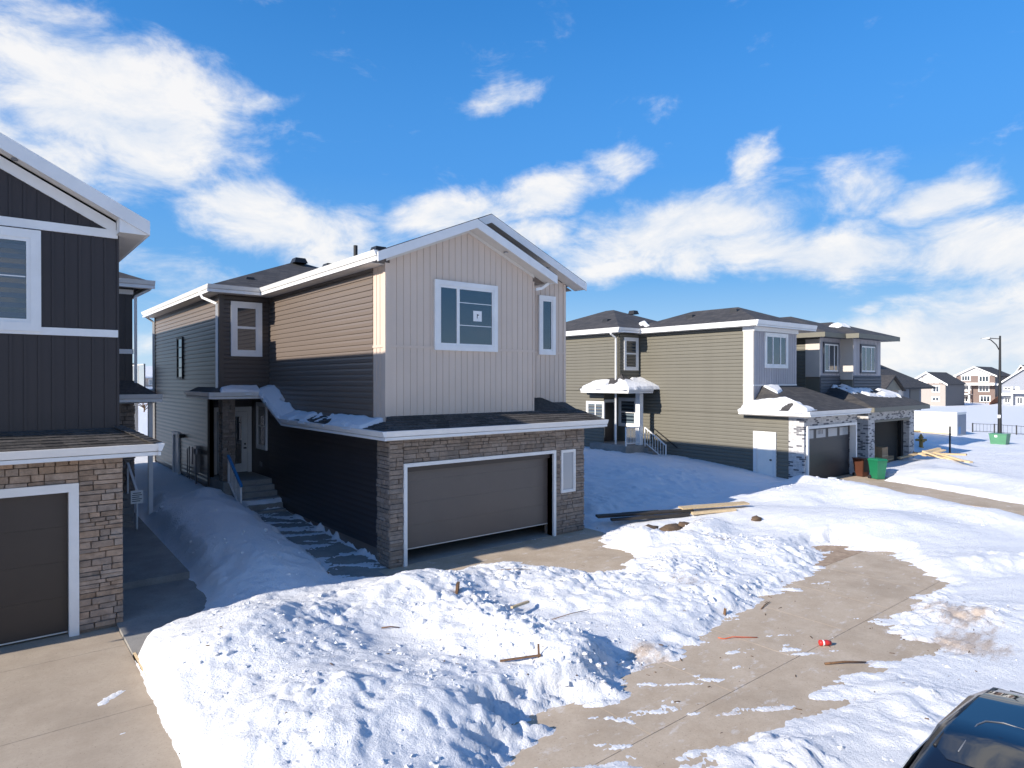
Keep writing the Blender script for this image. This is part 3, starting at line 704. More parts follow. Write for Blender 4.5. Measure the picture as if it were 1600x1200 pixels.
def stones(parent, face, pos, rects, m, seed, rows=(0.075, 0.10, 0.125), wid=(0.16, 0.46), depth=(0.025, 0.06), wrap=None):
    fr = frame(face, pos); pr = random.Random(seed)
    for a0, b0, a1, b1 in rects:
        z = b0
        while z < b1 - 0.02:
            h = min(pr.choice(rows), b1 - z)
            if b1 - z - h < 0.045: h = b1 - z
            x = a0
            while x < a1 - 0.005:
                w = pr.uniform(*wid)
                if a1 - x - w < 0.10: w = a1 - x
                d = pr.uniform(*depth); g = 0.0025
                j = lambda s=0.006: pr.uniform(-s, s)
                l0, l1 = x + g, x + w - g; c = 0.008
                P = [fr(l0, z + g, 0), fr(l1, z + g, 0), fr(l1 - c + j(), z + g + c * 0.6 + j(0.004), d + j(0.009)), fr(l0 + c + j(), z + g + c * 0.6 + j(0.004), d + j(0.009)),
                     fr(l0, z + h - g, 0), fr(l1, z + h - g, 0), fr(l1 - c + j(), z + h - g - c * 0.6 + j(0.004), d + j(0.009)), fr(l0 + c + j(), z + h - g - c * 0.6 + j(0.004), d + j(0.009))]
                MB().hexa(P).build('stone', m, parent); x += w
            z += h

def shingles(parent, p0, p1, q0, q1, m='shingle', course=0.14, width=0.31, seed=1, ragged=True):
    """roof shingles laid in courses from the eave p0-p1 up to the top edge q0-q1"""
    pr = random.Random(seed); p0, p1, q0, q1 = map(Vector, (p0, p1, q0, q1))
    run = ((q0 + q1) / 2 - (p0 + p1) / 2).length; n = max(1, round(run / course))
    nrm = (p1 - p0).cross(q0 - p0).normalized()
    if nrm.z < 0: nrm = -nrm
    e = (p1 - p0).normalized()
    for k in range(n):
        t0, t1 = k / n, min(1.0, (k + 1.25) / n)
        L0, R0, L1, R1 = p0.lerp(q0, t0), p1.lerp(q1, t0), p0.lerp(q0, t1), p1.lerp(q1, t1)
        ln = (R0 - L0).length; s = -pr.uniform(0, width)
        while s < ln:
            w = width * pr.uniform(0.7, 1.35); a, b = max(0, s) + 0.002, min(ln, s + w) - 0.002; s += w
            if b - a < 0.02: continue
            def at(Lk, Rk, v):
                return Lk + (Rk - Lk) * (v / ln)
            thick = pr.choice((0.010, 0.010, 0.017)); up = nrm
            drop = pr.uniform(-0.012, 0.006) if ragged else 0
            dn = (L0 - L1).normalized() * drop
            A, B, C, D = at(L0, R0, a) + dn, at(L0, R0, b) + dn, at(L1, R1, b), at(L1, R1, a)
            MB().hexa([A, B, C, D, A + up * (0.008 + thick), B + up * (0.008 + thick), C + up * 0.004, D + up * 0.004]).build('shingle', m, parent)

def plank(fr, b, a0, b0, a1, b1, d0, d1): b.fbox(fr, a0, b0, d0, a1, b1, d1)

def window(parent, face, pos, a0, a1, b0, b1, trim=0.1, tm='white_trim', fm='white_trim', vbars=(), hbars=(), gm='glass', rail=0.05, blinds=None, sash=True, bar=0.045, sill_snow=False):
    """casing, sash, bars and panes; the panes sit back in the casing"""
    fr = frame(face, pos); b = MB()
    b.fbox(fr, a0, b0, 0, a0 + trim, b1, 0.075); b.fbox(fr, a1 - trim, b0, 0, a1, b1, 0.075)
    b.fbox(fr, a0 + trim, b1 - trim, 0, a1 - trim, b1, 0.072); b.fbox(fr, a0 + trim, b0, 0, a1 - trim, b0 + trim, 0.072)
    w = b.build('window', tm, parent)
    i0, i1, j0, j1 = a0 + trim, a1 - trim, b0 + trim, b1 - trim
    f = MB(); r = rail
    f.fbox(fr, i0, j0, 0.0, i0 + r, j1, 0.058); f.fbox(fr, i1 - r, j0, 0.0, i1, j1, 0.058); f.fbox(fr, i0 + r, j0, 0.0, i1 - r, j0 + r, 0.056); f.fbox(fr, i0 + r, j1 - r, 0.0, i1 - r, j1, 0.056)
    f.build('sash', fm, w)
    for v in vbars: MB().fbox(fr, v - bar / 2, j0 + r, 0.0, v + bar / 2, j1 - r, 0.057).build('mullion', fm, w)
    for v in hbars: MB().fbox(fr, i0 + r, v - bar / 2, 0.0, i1 - r, v + bar / 2, 0.0572).build('rail', fm, w)
    xs = [i0 + r] + sorted(vbars) + [i1 - r]; ys = [j0 + r] + sorted(hbars) + [j1 - r]
    for k in range(len(xs) - 1):
        for l in range(len(ys) - 1):
            x0 = xs[k] + (bar / 2 if k else 0); x1 = xs[k + 1] - (bar / 2 if k < len(xs) - 2 else 0)
            y0 = ys[l] + (bar / 2 if l else 0); y1 = ys[l + 1] - (bar / 2 if l < len(ys) - 2 else 0)
            MB().fbox(fr, x0, y0, 0.028, x1, y1, 0.0385).build('pane', gm, w)
    if blinds:
        z = j0 + r + 0.02
        while z < j1 - r - 0.05:
            MB().fbox(fr, i0 + r + 0.01, z, 0.0386, i1 - r - 0.01, z + blinds * 0.5, 0.0402).build('blind_slat', 'blind', w); z += blinds
    return w

def roof(parent, faces, m='roof_shingle', thick=0.14, name='roof'):
    b = MB()
    for f in faces: b.prism(f, (0, 0, -thick))
    return b.build(name, m, parent)

def gutter(parent, p, q_, out, m='white_trim', h=0.125, fascia=0.11):
    """trough along an eave from p to q (top back edge) leaning out, with the fascia board showing below"""
    p, q_, o = Vector(p), Vector(q_), Vector(out); z = Vector((0, 0, 1))
    b = MB(); g = o * 0.11
    b.hexa([p - z * h, q_ - z * h, q_ - z * h + g * 0.55, p - z * h + g * 0.55, p, q_, q_ + g, p + g])
    gt = b.build('gutter', m, parent)
    MB().hexa([p - z * (h + 0.014), q_ - z * (h + 0.014), q_ - z * (h + 0.014) + o * 0.02, p - z * (h + 0.014) + o * 0.02, p - z * (h - 0.01), q_ - z * (h - 0.01), q_ - z * (h - 0.01) + o * 0.004, p - z * (h - 0.01) + o * 0.004]).build('drip_edge', 'soffit', gt)
    MB().hexa([p - z * (h + fascia), q_ - z * (h + fascia), q_ - z * (h + fascia) + o * 0.045, p - z * (h + fascia) + o * 0.045, p - z * (h + 0.016), q_ - z * (h + 0.016), q_ - z * (h + 0.016) + o * 0.045, p - z * (h + 0.016) + o * 0.045]).build('fascia', m, parent)
    return gt

def garage_door(parent, face, pos, a0, a1, b0, b1, m, sections=4, trim=0.09, tm='white_trim', base_z=0.0, recess=0.12, head=None, lites=0):
    head = head or b1
    """white casing round the opening, door sections set back in it"""
    fr = frame(face, pos); b = MB()
    b.fbox(fr, a0 - trim, base_z, -0.12, a0, head + trim, 0.075); b.fbox(fr, a1, base_z, -0.22, a1 + trim, head + trim, 0.075); b.fbox(fr, a0, head, -0.12, a1, head + trim, 0.073)
    g = b.build('garage_door', tm, parent); h = (b1 - b0) / sections
    for k in range(sections):
        s = MB().fbox(fr, a0 + 0.01, b0 + k * h + 0.0012, -recess - 0.05, a1 - 0.01, b0 + (k + 1) * h - 0.0012, -recess).build('door_section', m, g)
    MB().fbox(fr, a0 + 0.01, b0 - 0.022, -recess - 0.045, a1 - 0.01, b0 - 0.001, -recess + 0.008).build('bottom_seal', 'soffit' if lites == 0 else 'black_metal', g)
    if lites:
        w = (a1 - a0) / lites; y0 = b0 + (sections - 1) * h
        for k in range(lites):
            MB().fbox(fr, a0 + k * w + 0.13, y0 + 0.12, -recess + 0.002, a0 + (k + 1) * w - 0.13, b1 - 0.1, -recess + 0.01).build('pane', 'glass_pale', g)
    return g

def downspout(parent, pts, m='white_trim', r=0.045):
    b = MB()
    for p, q_ in zip(pts, pts[1:]):
        b.beam(p, q_, r * 1.7, r * 1.5, up=(0.3, 1, 0.2))
    return b.build('downspout', m, parent)

def roof_vent(parent, x, y, z, s=0.3, m='black_metal'):
    z -= 0.05
    MB().hexa([(x - s * .5, y - s * .5, z - 0.12), (x + s * .5, y - s * .5, z - 0.12), (x + s * .5, y + s * .5, z - 0.12), (x - s * .5, y + s * .5, z - 0.12), (x - s * .36, y - s * .36, z + 0.08), (x + s * .36, y - s * .36, z + 0.08), (x + s * .36, y + s * .36, z + 0.08), (x - s * .36, y + s * .36, z + 0.08)]).build('roof_vent', m, parent)

def snow_cap(name, label, poly, hfun, seed=0, step=0.06, thick=0.1, edge=0.14, hole=0.0):
    """a snow blanket on a roof: outline poly in plan, roof height hfun, rounded at its rim, thin places left bare"""
    xs = [p[0] for p in poly]; ys = [p[1] for p in poly]
    X, Y = np.meshgrid(np.arange(min(xs) - 0.15, max(xs) + 0.15, step), np.arange(min(ys) - 0.15, max(ys) + 0.15, step))
    sd = sdpoly(X, Y, poly) + 0.10 * (fbm(X * 2.2 + seed, Y * 2.2, 3) - 0.5)
    t = np.clip(-sd / edge, 0, 1); prof = np.sqrt(1 - (1 - t) ** 2)
    k = 0.55 + 0.9 * fbm(X * 1.4 + seed * 3, Y * 1.4 + seed, 4)
    if hole: prof = prof * sstep(hole - 0.05, hole + 0.07, fbm(X * 1.15 + seed * 7.3, Y * 1.15 + 2, 3))
    Hr = np.vectorize(hfun)(X, Y)
    Z = Hr + thick * k * prof - 0.05 * (prof <= 0.001) - 0.01
    keep = prof > 0.0
    n0, n1 = X.shape; V = np.stack([X, Y, Z], -1).reshape(-1, 3); F = []
    for a in range(n0 - 1):
        for b in range(n1 - 1):
            if keep[a, b] or keep[a + 1, b] or keep[a, b + 1] or keep[a + 1, b + 1]:
                F.append((a * n1 + b, a * n1 + b + 1, (a + 1) * n1 + b + 1, (a + 1) * n1 + b))
    used = sorted({i for f in F for i in f}); mp = {u: k2 for k2, u in enumerate(used)}
    m_ = bpy.data.meshes.new(name); m_.from_pydata([tuple(V[u]) for u in used], [], [tuple(mp[i] for i in f) for f in F])
    m_.materials.append(MATS['snow']); m_.shade_smooth()
    return tag(link(name, m_), label, kind='stuff')

SL = 0.42
# ------------------------------------------------------------------ the beige house in the middle
def beige_house():
    H = thing('house', (10.9, 20, 0), 'two storey house with beige panelled front and brown siding, garage door not fully closed', 'house')
    XL, XR, YF, YR, YJ, XB, YB, YA = 7.65, 14.2, 14.35, 14.9, 22.66, 6.04, 33.0, 24.05
    # carcass
    core = MB()
    core.box(XL + 0.02, YF + 0.02, 3.35, 12.38, 15.6, 7.45); core.box(XL + 0.02, 15.6, 3.0, XR - 0.01, YJ, 7.45); core.box(12.38, YR + 0.02, 3.35, XR - 0.01, 15.6, 7.45)
    core.box(XB + 0.02, YJ + 0.02, 4.0, XR - 0.01, YB, 7.45); core.box(XL + 0.02, YJ, 0.6, XR - 0.01, YB, 4.0); core.box(XB + 0.02, 24.62, 0.8, XL + 0.02, YB, 4.0); core.box(XB + 0.02, YA, 0.8, 6.20, 24.62, 4.0)
    core.box(XL + 0.02, 14.62, -0.2, XL + 0.12, YJ, 3.4); core.box(XR - 0.12, 14.2, -0.2, XR - 0.01, YJ, 3.4); core.box(XL + 0.1, 20.0, -0.2, XR - 0.1, 20.1, 3.3)
    # gable ends
    core.prism([(7.29, YF + 0.02, 7.41), (12.91, YF + 0.02, 7.41), (10.1, YF + 0.02, 8.585)], (0, 0.6, 0))
    core.prism([(7.29, 15.0, 7.41), (14.61, 15.0, 7.41), (10.95, 15.0, 8.93)], (0, 7, 0))
    core.build('wall', 'siding_brown', H)
    MB().box(XL + 0.1, 14.1, -0.08, XR - 0.1, 20.0, 0.02).build('garage_floor', 'concrete_grey', H)
    MB().box(XL + 0.13, 19.9, 0.02, XR - 0.13, 19.99, 3.2).build('garage_back_wall', 'interior', H)
    fnd = MB(); fnd.box(XL + 0.03, 14.66, -0.3, XL + 0.10, YJ, 0.36); fnd.box(XB + 0.03, YA, -0.2, XB + 0.2, YB, 0.92); fnd.build('foundation', 'foundation', H)
    # left side, front part
    sw = MB().box(XL + 0.001, 14.66, 0.34, XL + 0.02, YJ, 7.45).build('side_wall', 'siding_brown', H)
    tag(sw, 'brown lap siding wall above the snowy skirt roof')
    siding(sw, 'S', XL, 15.0, YJ - 0.01, 3.5, 7.46, 'siding_brown')
    gw = MB().box(XL + 0.002, 14.67, 0.345, XL + 0.019, YJ, 3.3).build('garage_side_wall', 'siding_dark', H)
    tag(gw, 'near black lap siding on the garage side')
    siding(gw, 'S', XL, 14.66, YJ + 0.02, 0.36, 3.36, 'siding_dark')
    # bay front and rear part
    bf = MB().box(XB + 0.01, YJ + 0.001, 4.0, XL, YJ + 0.02, 7.45).build('bay_front', 'siding_bay', H)
    siding(bf, 'F', YJ, XB + 0.10, XL - 0.025, 4.2, 7.46, 'siding_bay')
    rw = MB().box(XB + 0.001, YJ + 0.03, 4.0, XB + 0.019, YB, 7.45).build('rear_side_wall', 'siding_brown', H)
    siding(rw, 'S', XB, YJ + 0.09, YB - 0.1, 4.0, 7.46, 'siding_brown'); siding(rw, 'S', XB, YA + 0.1, YB - 0.1, 0.96, 4.0, 'siding_brown')
    cp = MB(); cp.box(XB - 0.045, YJ - 0.045, 4.0, XB + 0.1, YJ + 0.09, 7.46); cp.box(XB - 0.045, YB - 0.1, 0.9, XB + 0.1, YB + 0.02, 7.46); cp.box(XB - 0.045, YA, 0.9, XB + 0.15, YA + 0.1, 4.0)
    cp.build('corner_trim', 'siding_bay', H)
    # alcove
    al = MB(); al.box(XB + 0.14, 24.60, 1.2, XL, 24.625, 4.0); al.box(XL - 0.012, YJ, 1.2, XL, 24.6, 4.0); al.box(XB, YJ, 3.93, XL, 24.6, 3.99); al.build('alcove_wall', 'siding_dark', H)
    # front: panels
    gab = lambda a: 7.39 + SL * (min(a - 7.27, 12.93 - a)) - 0.03
    fw = MB().box(XL + 0.002, YF + 0.001, 3.5, 12.38, YF + 0.02, 7.4).build('front_wall', 'panel_beige', H)
    panels(fw, 'F', YF, XL + 0.1, 12.39, 5.43, gab, 'panel_beige'); panels(fw, 'F', YF, XL + 0.1, 12.39, 3.56, 5.37, 'panel_beige')
    fr = frame('F', YF); MB().fbox(fr, XL, 5.37, 0, 12.40, 5.43, 0.026).build('band', 'panel_beige', fw)
    rc = MB().box(12.4, YR + 0.001, 3.5, XR, YR + 0.02, 7.6).build('recessed_front_wall', 'panel_beige', H)
    g2 = lambda a: 7.39 + SL * (14.63 - a) - 0.03
    panels(rc, 'F', YR, 12.42, XR - 0.08, 5.43, g2, 'panel_beige'); panels(rc, 'F', YR, 12.42, XR - 0.08, 3.6, 5.37, 'panel_beige')
    MB().fbox(frame('F', YR), 12.4, 5.37, 0, XR, 5.43, 0.026).build('band', 'panel_beige', rc)
    panels(rc, 'E', 12.385, YF + 0.03, YR, 3.6, 7.45, 'panel_beige', step=0.28)
    # beige return on the side, corner posts
    rt = MB().box(XL + 0.0005, YF, 3.5, XL + 0.018, 15.0, 7.4).build('front_return', 'panel_beige', H)
    panels(rt, 'S', XL, YF + 0.09, 15.0, 5.43, 7.43, 'panel_beige', step=0.18); panels(rt, 'S', XL, YF + 0.09, 15.0, 3.5, 5.37, 'panel_beige', step=0.18)
    MB().fbox(frame('S', XL), YF + 0.09, 5.37, 0, 15.0, 5.43, 0.024).build('band', 'panel_beige', rt)
    ct = MB(); ct.box(XL - 0.03, YF - 0.03, 3.5, XL + 0.1, YF + 0.09, 7.43); ct.box(12.385, YF - 0.028, 3.6, 12.43, YF + 0.03, 7.42); ct.box(XR - 0.08, YR - 0.028, 3.7, XR + 0.02, YR + 0.06, 7.55)
    ct.build('corner_post', 'panel_beige', H)
    # big front window with a sticker on its wide pane
    w1 = window(H, 'F', YF, 9.02, 11.06, 5.34, 7.16, 0.13, vbars=(9.75,), rail=0.06, bar=0.09)
    f2 = frame('F', YF)
    for z in (6.62, 6.02): MB().fbox(f2, 9.80, z - 0.009, 0.0386, 10.865, z + 0.009, 0.041).build('glazing_bar', 'paper', w1)
    st = MB().fbox(f2, 10.25, 6.15, 0.0386, 10.53, 6.43, 0.040).build('sticker', 'paper', w1)
    sg = MB(); sg.fbox(f2, 10.37, 6.23, 0.0401, 10.392, 6.345, 0.0408); sg.prism([f2(10.392, 6.345, 0.0401), f2(10.45, 6.322, 0.0401), f2(10.392, 6.295, 0.0401)], (0, -0.0007, 0)); sg.build('sticker_mark', 'ink', w1)
    window(H, 'F', YR, 13.07, 13.75, 5.34, 7.14, 0.12, rail=0.05)
    window(H, 'F', YJ, 6.36, 7.37, 5.36, 7.18, 0.15, hbars=(6.32,), rail=0.06, bar=0.08)
    window(H, 'S', XB, 27.65, 28.55, 4.62, 6.25, 0.05, tm='black_metal', fm='black_metal', hbars=(5.05, 5.45, 5.85), rail=0.03)
    window(H, 'S', XL, 22.88, 23.92, 2.13, 3.78, 0.1, hbars=(2.95,), rail=0.05)
    window(H, 'S', XB, 30.3, 31.3, 0.30, 0.62, 0.04, tm='foundation', fm='white_trim', rail=0.03)
    # front door with side light
    dr = MB(); f3 = frame('F', 24.6)
    dr.fbox(f3, 6.30, 1.22, 0, 6.42, 3.60, 0.06); dr.fbox(f3, 7.49, 1.22, 0, 7.62, 3.60, 0.06); dr.fbox(f3, 6.42, 3.44, 0, 7.49, 3.60, 0.058); dr.fbox(f3, 6.72, 1.22, 0, 6.79, 3.44, 0.055)
    D = dr.build('front_door', 'white_trim', H)
    sl = MB(); sl.fbox(f3, 6.80, 1.24, 0.0, 7.48, 3.43, 0.03); sl.build('door_leaf', 'white_trim', D); MB().fbox(f3, 7.0, 1.55, 0.03, 7.27, 3.25, 0.034).build('pane', 'glass', D); MB().fbox(f3, 6.43, 1.24, 0.0, 6.71, 3.43, 0.028).build('side_light', 'glass_pale', D)
    hd = MB(); hd.fbox(f3, 7.36, 2.22, 0.03, 7.41, 2.28, 0.08); hd.fbox(f3, 7.34, 2.08, 0.03, 7.43, 2.13, 0.09); hd.build('handle', 'black_metal', D)
    # side entry door and lamp
    f4 = frame('S', XB); sd = MB(); sd.fbox(f4, 28.22, 0.62, 0, 28.32, 2.5, 0.09); sd.fbox(f4, 29.14, 0.62, 0, 29.26, 2.5, 0.09); sd.fbox(f4, 28.32, 2.38, 0, 29.14, 2.5, 0.088)
    SD = sd.build('side_door', 'white_trim', H); MB().fbox(f4, 28.33, 0.64, 0.0, 29.13, 2.37, 0.035).build('door_leaf', 'white_trim', SD)
    MB().fbox(f4, 27.45, 2.35, 0.02, 27.75, 2.48, 0.22).build('wall_lamp', 'black_metal', H)
    # meters and pipes on the side
    mt = MB(); mt.fbox(f4, 25.15, 1.25, 0.02, 25.55, 2.2, 0.16); mt.fbox(f4, 25.9, 1.5, 0.02, 26.1, 2.1, 0.12); M_ = mt.build('meter_box', 'grey_metal', H)
    b = MB(); b.tube([(XB - 0.2, 24.9, 1.95), (XB - 0.2, 24.9, 1.95 + 0.01), (XB - 0.2, 24.9, 2.15)], 0.1, 12); b.tube([(XB - 0.22, 24.9, 0.9), (XB - 0.22, 24.9, 1.95)], 0.03); b.tube([(XB - 0.1, 26.4, 0.9), (XB - 0.1, 26.4, 2.1)], 0.02); b.tube([(XB - 0.1, 26.7, 0.9), (XB - 0.1, 26.7, 2.0)], 0.02); b.build('pipe', 'grey_metal', M_)
    ov = MB(); f5 = frame('S', XL); ov.fbox(f5, 23.42, 1.52, 0, 23.48, 1.66, 0.05); ov.fbox(f5, 23.56, 1.54, 0, 23.62, 1.68, 0.05); ov.build('vent_outlet', 'grey_metal', H)
    # porch: stone column, floor, steps
    P = MB().box(XB + 0.02, YJ - 0.25, 0.2, XL - 0.02, 24.6, 1.22).build('porch', 'concrete_grey', H)
    for k in range(5):
        z1 = 1.22 - 0.165 * (k + 1) + 0.0; y1 = YJ - 0.25 - 0.27 * k
        MB().box(6.32, y1 - 0.27, 0.1, XL - 0.03, y1 + 0.002 * k, z1 + 0.0).build('step', 'concrete_grey', P)
    colm = MB().box(6.14, 22.72, 1.22, 6.50, 23.08, 3.95).build('column', 'mortar', H)
    stones(colm, 'F', 22.72, [(6.12, 1.22, 6.52, 3.93)], 'stone_grey', 21, wid=(0.14, 0.3), depth=(0.02, 0.05)); stones(colm, 'S', 6.14, [(22.70, 1.22, 23.1, 3.93)], 'stone_grey', 22, wid=(0.14, 0.3), depth=(0.02, 0.05))
    # railing
    rl = MB(); a, c = Vector((6.22, 22.4, 2.05)), Vector((6.20, 21.02, 1.26))
    rl.beam(a, a - Vector((0, 0, 0.85)), 0.05, 0.05); rl.beam(c, c - Vector((0, 0, 0.9)), 0.05, 0.05); rl.beam(a - Vector((0, 0, 0.78)), c - Vector((0, 0, 0.74)), 0.04, 0.04)
    RL = rl.build('railing', 'white_trim', H); MB().beam(a + Vector((0, 0.06, 0.04)), c + Vector((0, -0.05, 0.01)), 0.075, 0.07).build('handrail', 'blue_wrap', RL)
    for k in range(1, 9):
        p = a.lerp(c, k / 9); MB().beam(p, p - Vector((0, 0, 0.76)), 0.022, 0.022).build('baluster', 'white_trim', RL)
    # garage front
    gs = MB(); gs.box(7.60, 14.06, 0.0, 8.04, 14.4, 3.2); gs.box(12.9, 14.06, 0, XR - 0.02, 14.4, 3.2); gs.box(8.04, 14.06, 2.44, 12.9, 14.4, 3.2); gs.box(7.60, 14.4, 0.0, XL + 0.05, 14.66, 3.2)
    G = gs.build('garage_front', 'mortar', H)
    stones(G, 'F', 14.06, [(7.57, 0.06, 7.95, 3.14), (12.99, 0.06, XR - 0.02, 1.24), (12.99, 1.24, 13.20, 2.50), (13.78, 1.24, XR - 0.02, 2.50), (12.99, 2.50, XR - 0.02, 3.14), (7.95, 2.525, 12.99, 3.14)], 'stone_grey', 3)
    stones(G, 'S', 7.60, [(14.03, 0.06, 14.66, 3.14)], 'stone_grey', 4)
    garage_door(H, 'F', 14.06, 8.04, 12.90, 0.36, 2.60, 'door_bronze', base_z=0.0, recess=0.20, head=2.43)
    hd = MB().box(8.05, 14.14, 2.29, 12.89, 14.25, 2.43).build('head_shade', 'door_brown', H)  # dark strip standing in for the shade under the opening's head
    window(H, 'F', 14.06, 13.20, 13.78, 1.24, 2.50, 0.05, gm='glass_pale', rail=0.03)
    # roofs
    e = 7.62
    r_ = roof(H, [[(7.25, 13.92, e), (10.1, 13.92, e + SL * 2.85), (10.1, 14.42, e + SL * 2.85), (7.25, 14.42, e)],
                  [(10.1, 13.92, e + SL * 2.85), (12.95, 13.92, e), (12.95, 15.1, e), (10.1, 15.1, e + SL * 2.85)],
                  [(7.25, 14.42, e), (10.95, 14.42, e + SL * 3.7), (10.95, 27, e + SL * 3.7), (7.25, 24.5, e)],
                  [(10.95, 14.42, e + SL * 3.7), (14.65, 14.42, e), (14.65, 27, e), (10.95, 27, e + SL * 3.7)]], thick=0.05)
    hw = 4.505; zr = e + SL * hw; xr = 5.64 + hw
    roof(H, [[(5.64, 22.25, e), (14.65, 22.25, e), (xr, 22.25 + hw, zr)], [(5.64, 22.25, e), (xr, 22.25 + hw, zr), (xr, 33.4 - hw, zr), (5.64, 33.4, e)], [(14.65, 22.25, e), (14.65, 33.4, e), (xr, 33.4 - hw, zr), (xr, 22.25 + hw, zr)], [(5.64, 33.4, e), (xr, 33.4 - hw, zr), (14.65, 33.4, e)]], thick=0.05, name='rear_roof')
    # soffits
    so = MB(); so.box(7.26, 14.36, 7.385, XL, 22.6, 7.40); so.box(5.66, 22.28, 7.385, XB, YB + 0.3, 7.40); so.box(XB, 22.28, 7.386, 7.27, YJ, 7.40)
    def rk(x0, z0, x1, z1, y0, y1): so.hexa([(x0, y0, z0), (x1, y0, z1), (x1, y1, z1), (x0, y1, z0), (x0, y0, z0 + 0.012), (x1, y0, z1 + 0.012), (x1, y1, z1 + 0.012), (x0, y1, z0 + 0.012)])
    zs = e - 0.23
    rk(7.27, zs, 10.1, zs + SL * 2.83, 13.95, YF); rk(10.1, zs + SL * 2.83, 12.93, zs, 13.95, YR); rk(10.1, zs + SL * 2.83, 10.95, zs + SL * 3.68, 14.45, YR); rk(10.95, zs + SL * 3.68, 14.63, zs, 14.45, YR)
    S = so.build('soffit', 'soffit', H)
    # rake boards
    rb = MB()
    def rake(x0, z0, x1, z1, y): rb.hexa([(x0, y - 0.04, z0 - 0.23), (x1, y - 0.04, z1 - 0.23), (x1, y, z1 - 0.23), (x0, y, z0 - 0.23), (x0, y - 0.04, z0), (x1, y - 0.04, z1), (x1, y, z1), (x0, y, z0)])
    t = e - 0.032
    rake(7.22, t, 10.1, t + SL * 2.88, 13.95); rake(10.1, t + SL * 2.88, 12.97, t, 13.95); rake(10.15, t + SL * 2.9, 10.95, t + SL * 3.73, 14.45); rake(10.95, t + SL * 3.73, 14.68, t, 14.45)
    rb.box(12.90, 13.95, e - 0.24, 12.955, 15.0, e - 0.01)
    rb.build('rake_board', 'white_trim', H)
    # frieze under the rake soffit
    fz = MB()
    for x0, x1, y, zz0, zz1 in ((XL, 10.1, YF, 7.54, 8.57), (10.1, 12.43, YF, 8.57, 7.59)):
        fz.hexa([(x0, y - 0.03, zz0 - 0.07), (x1, y - 0.03, zz1 - 0.07), (x1, y, zz1 - 0.07), (x0, y, zz0 - 0.07), (x0, y - 0.03, zz0 + 0.03), (x1, y - 0.03, zz1 + 0.03), (x1, y, zz1 + 0.03), (x0, y, zz0 + 0.03)])
    fz.build('frieze', 'soffit', H)
    for x, y in ((10.95 + 0.0, 14.15), (13.3, 14.68)):
        xx = 11.25 if y < 14.3 else x; zz = zs + SL * (12.93 - xx if y < 14.3 else 14.63 - xx)
        MB().lathe((xx, y, zz - 0.012), [(0.075, 0), (0.075, 0.02)], 16).build('soffit_light', 'grey_metal', H)
        MB().lathe((xx, y, zz - 0.016), [(0.045, 0), (0.045, 0.01)], 16).build('lamp_lens', 'paper', H)
    # gutters and leaders
    gutter(H, (7.25, 13.97, e + 0.01), (7.25, 22.36, e + 0.01), (-1, 0, 0)); gutter(H, (5.64, 22.25, e + 0.01), (5.64, 33.4, e + 0.01), (-1, 0, 0)); gutter(H, (5.53, 22.26, e + 0.008), (7.26, 22.26, e + 0.008), (0, -1, 0))
    downspout(H, [(5.56, 23.3, 7.5), (5.62, 23.2, 7.30), (5.97, 22.80, 7.08), (5.97, 22.80, 4.3)]); downspout(H, [(5.58, 33.2, 7.5), (5.98, 33.15, 7.2), (5.98, 33.15, 0.8)])
    downspout(H, [(12.95, 14.2, 7.45), (12.7, 14.3, 7.25), (12.48, 14.32, 7.2)])
    # roof furniture
    roof_vent(H, xr - 0.1, 22.25 + hw - 0.5, zr + 0.0, 0.55); roof_vent(H, 8.5, 19.6, e + SL * 1.25 + 0.04, 0.45); roof_vent(H, 7.85, 15.1, e + SL * 0.6 + 0.05, 0.38); roof_vent(H, 7.2, 23.4, e + 0.48, 0.35)
    MB().tube([(8.6, 18.0, 8.1), (8.6, 18.0, 8.56)], 0.06, 12).build('vent_pipe', 'black_metal', H)
    # skirt roof round the garage and porch roof
    s = 3.36; k = 0.40
    sk = roof(H, [[(7.2, 13.58, s), (14.66, 13.58, s), (14.2, 14.04, s + 0.184), (14.2, 14.36, s + 0.31), (7.65, 14.36, s + 0.31), (7.65, 14.03, s + 0.18)], [(12.39, 14.36, s + 0.31), (14.2, 14.36, s + 0.31), (14.2, 14.92, s + 0.53), (12.39, 14.92, s + 0.53)],
                  [(7.2, 13.58, s), (7.67, 14.05, s + 0.188), (7.67, 20.3, s + 0.188), (7.2, 20.2, s)], [(7.2, 20.2, s), (7.67, 20.3, s + 0.188), (7.67, 22.68, s + 1.12), (7.2, 22.2, s + 0.8)],
                  [(14.66, 13.58, s), (14.66, 21, s), (14.2, 21, s + 0.184), (14.2, 14.04, s + 0.184)],
                  [(5.66, 22.2, s + 0.8), (7.2, 22.2, s + 0.8), (7.67, 22.68, s + 0.99), (6.04, 22.68, s + 0.99)], [(5.66, 22.2, s + 0.8), (6.06, 22.68, s + 0.99), (6.06, 25.4, s + 0.99), (5.66, 25.4, s + 0.8)]], thick=0.05, name='skirt_roof', m='shingle')
    shingles(sk, (7.2, 13.575, s), (14.66, 13.575, s), (7.66, 14.345, s + 0.31), (14.22, 14.345, s + 0.31), seed=3)
    shingles(sk, (7.195, 20.2, s), (7.195, 13.58, s), (7.645, 20.2, s + 0.18), (7.645, 14.03, s + 0.18), seed=4)
    # the little saddle against the recessed wall
    MB().prism([(12.42, 14.34, s + 0.30), (13.9, 14.34, s + 0.30), (13.2, 14.9, s + 0.68), (12.42, 14.9, s + 0.68)], (0, 0, -0.2)).build('roof_saddle', 'shingle', sk)
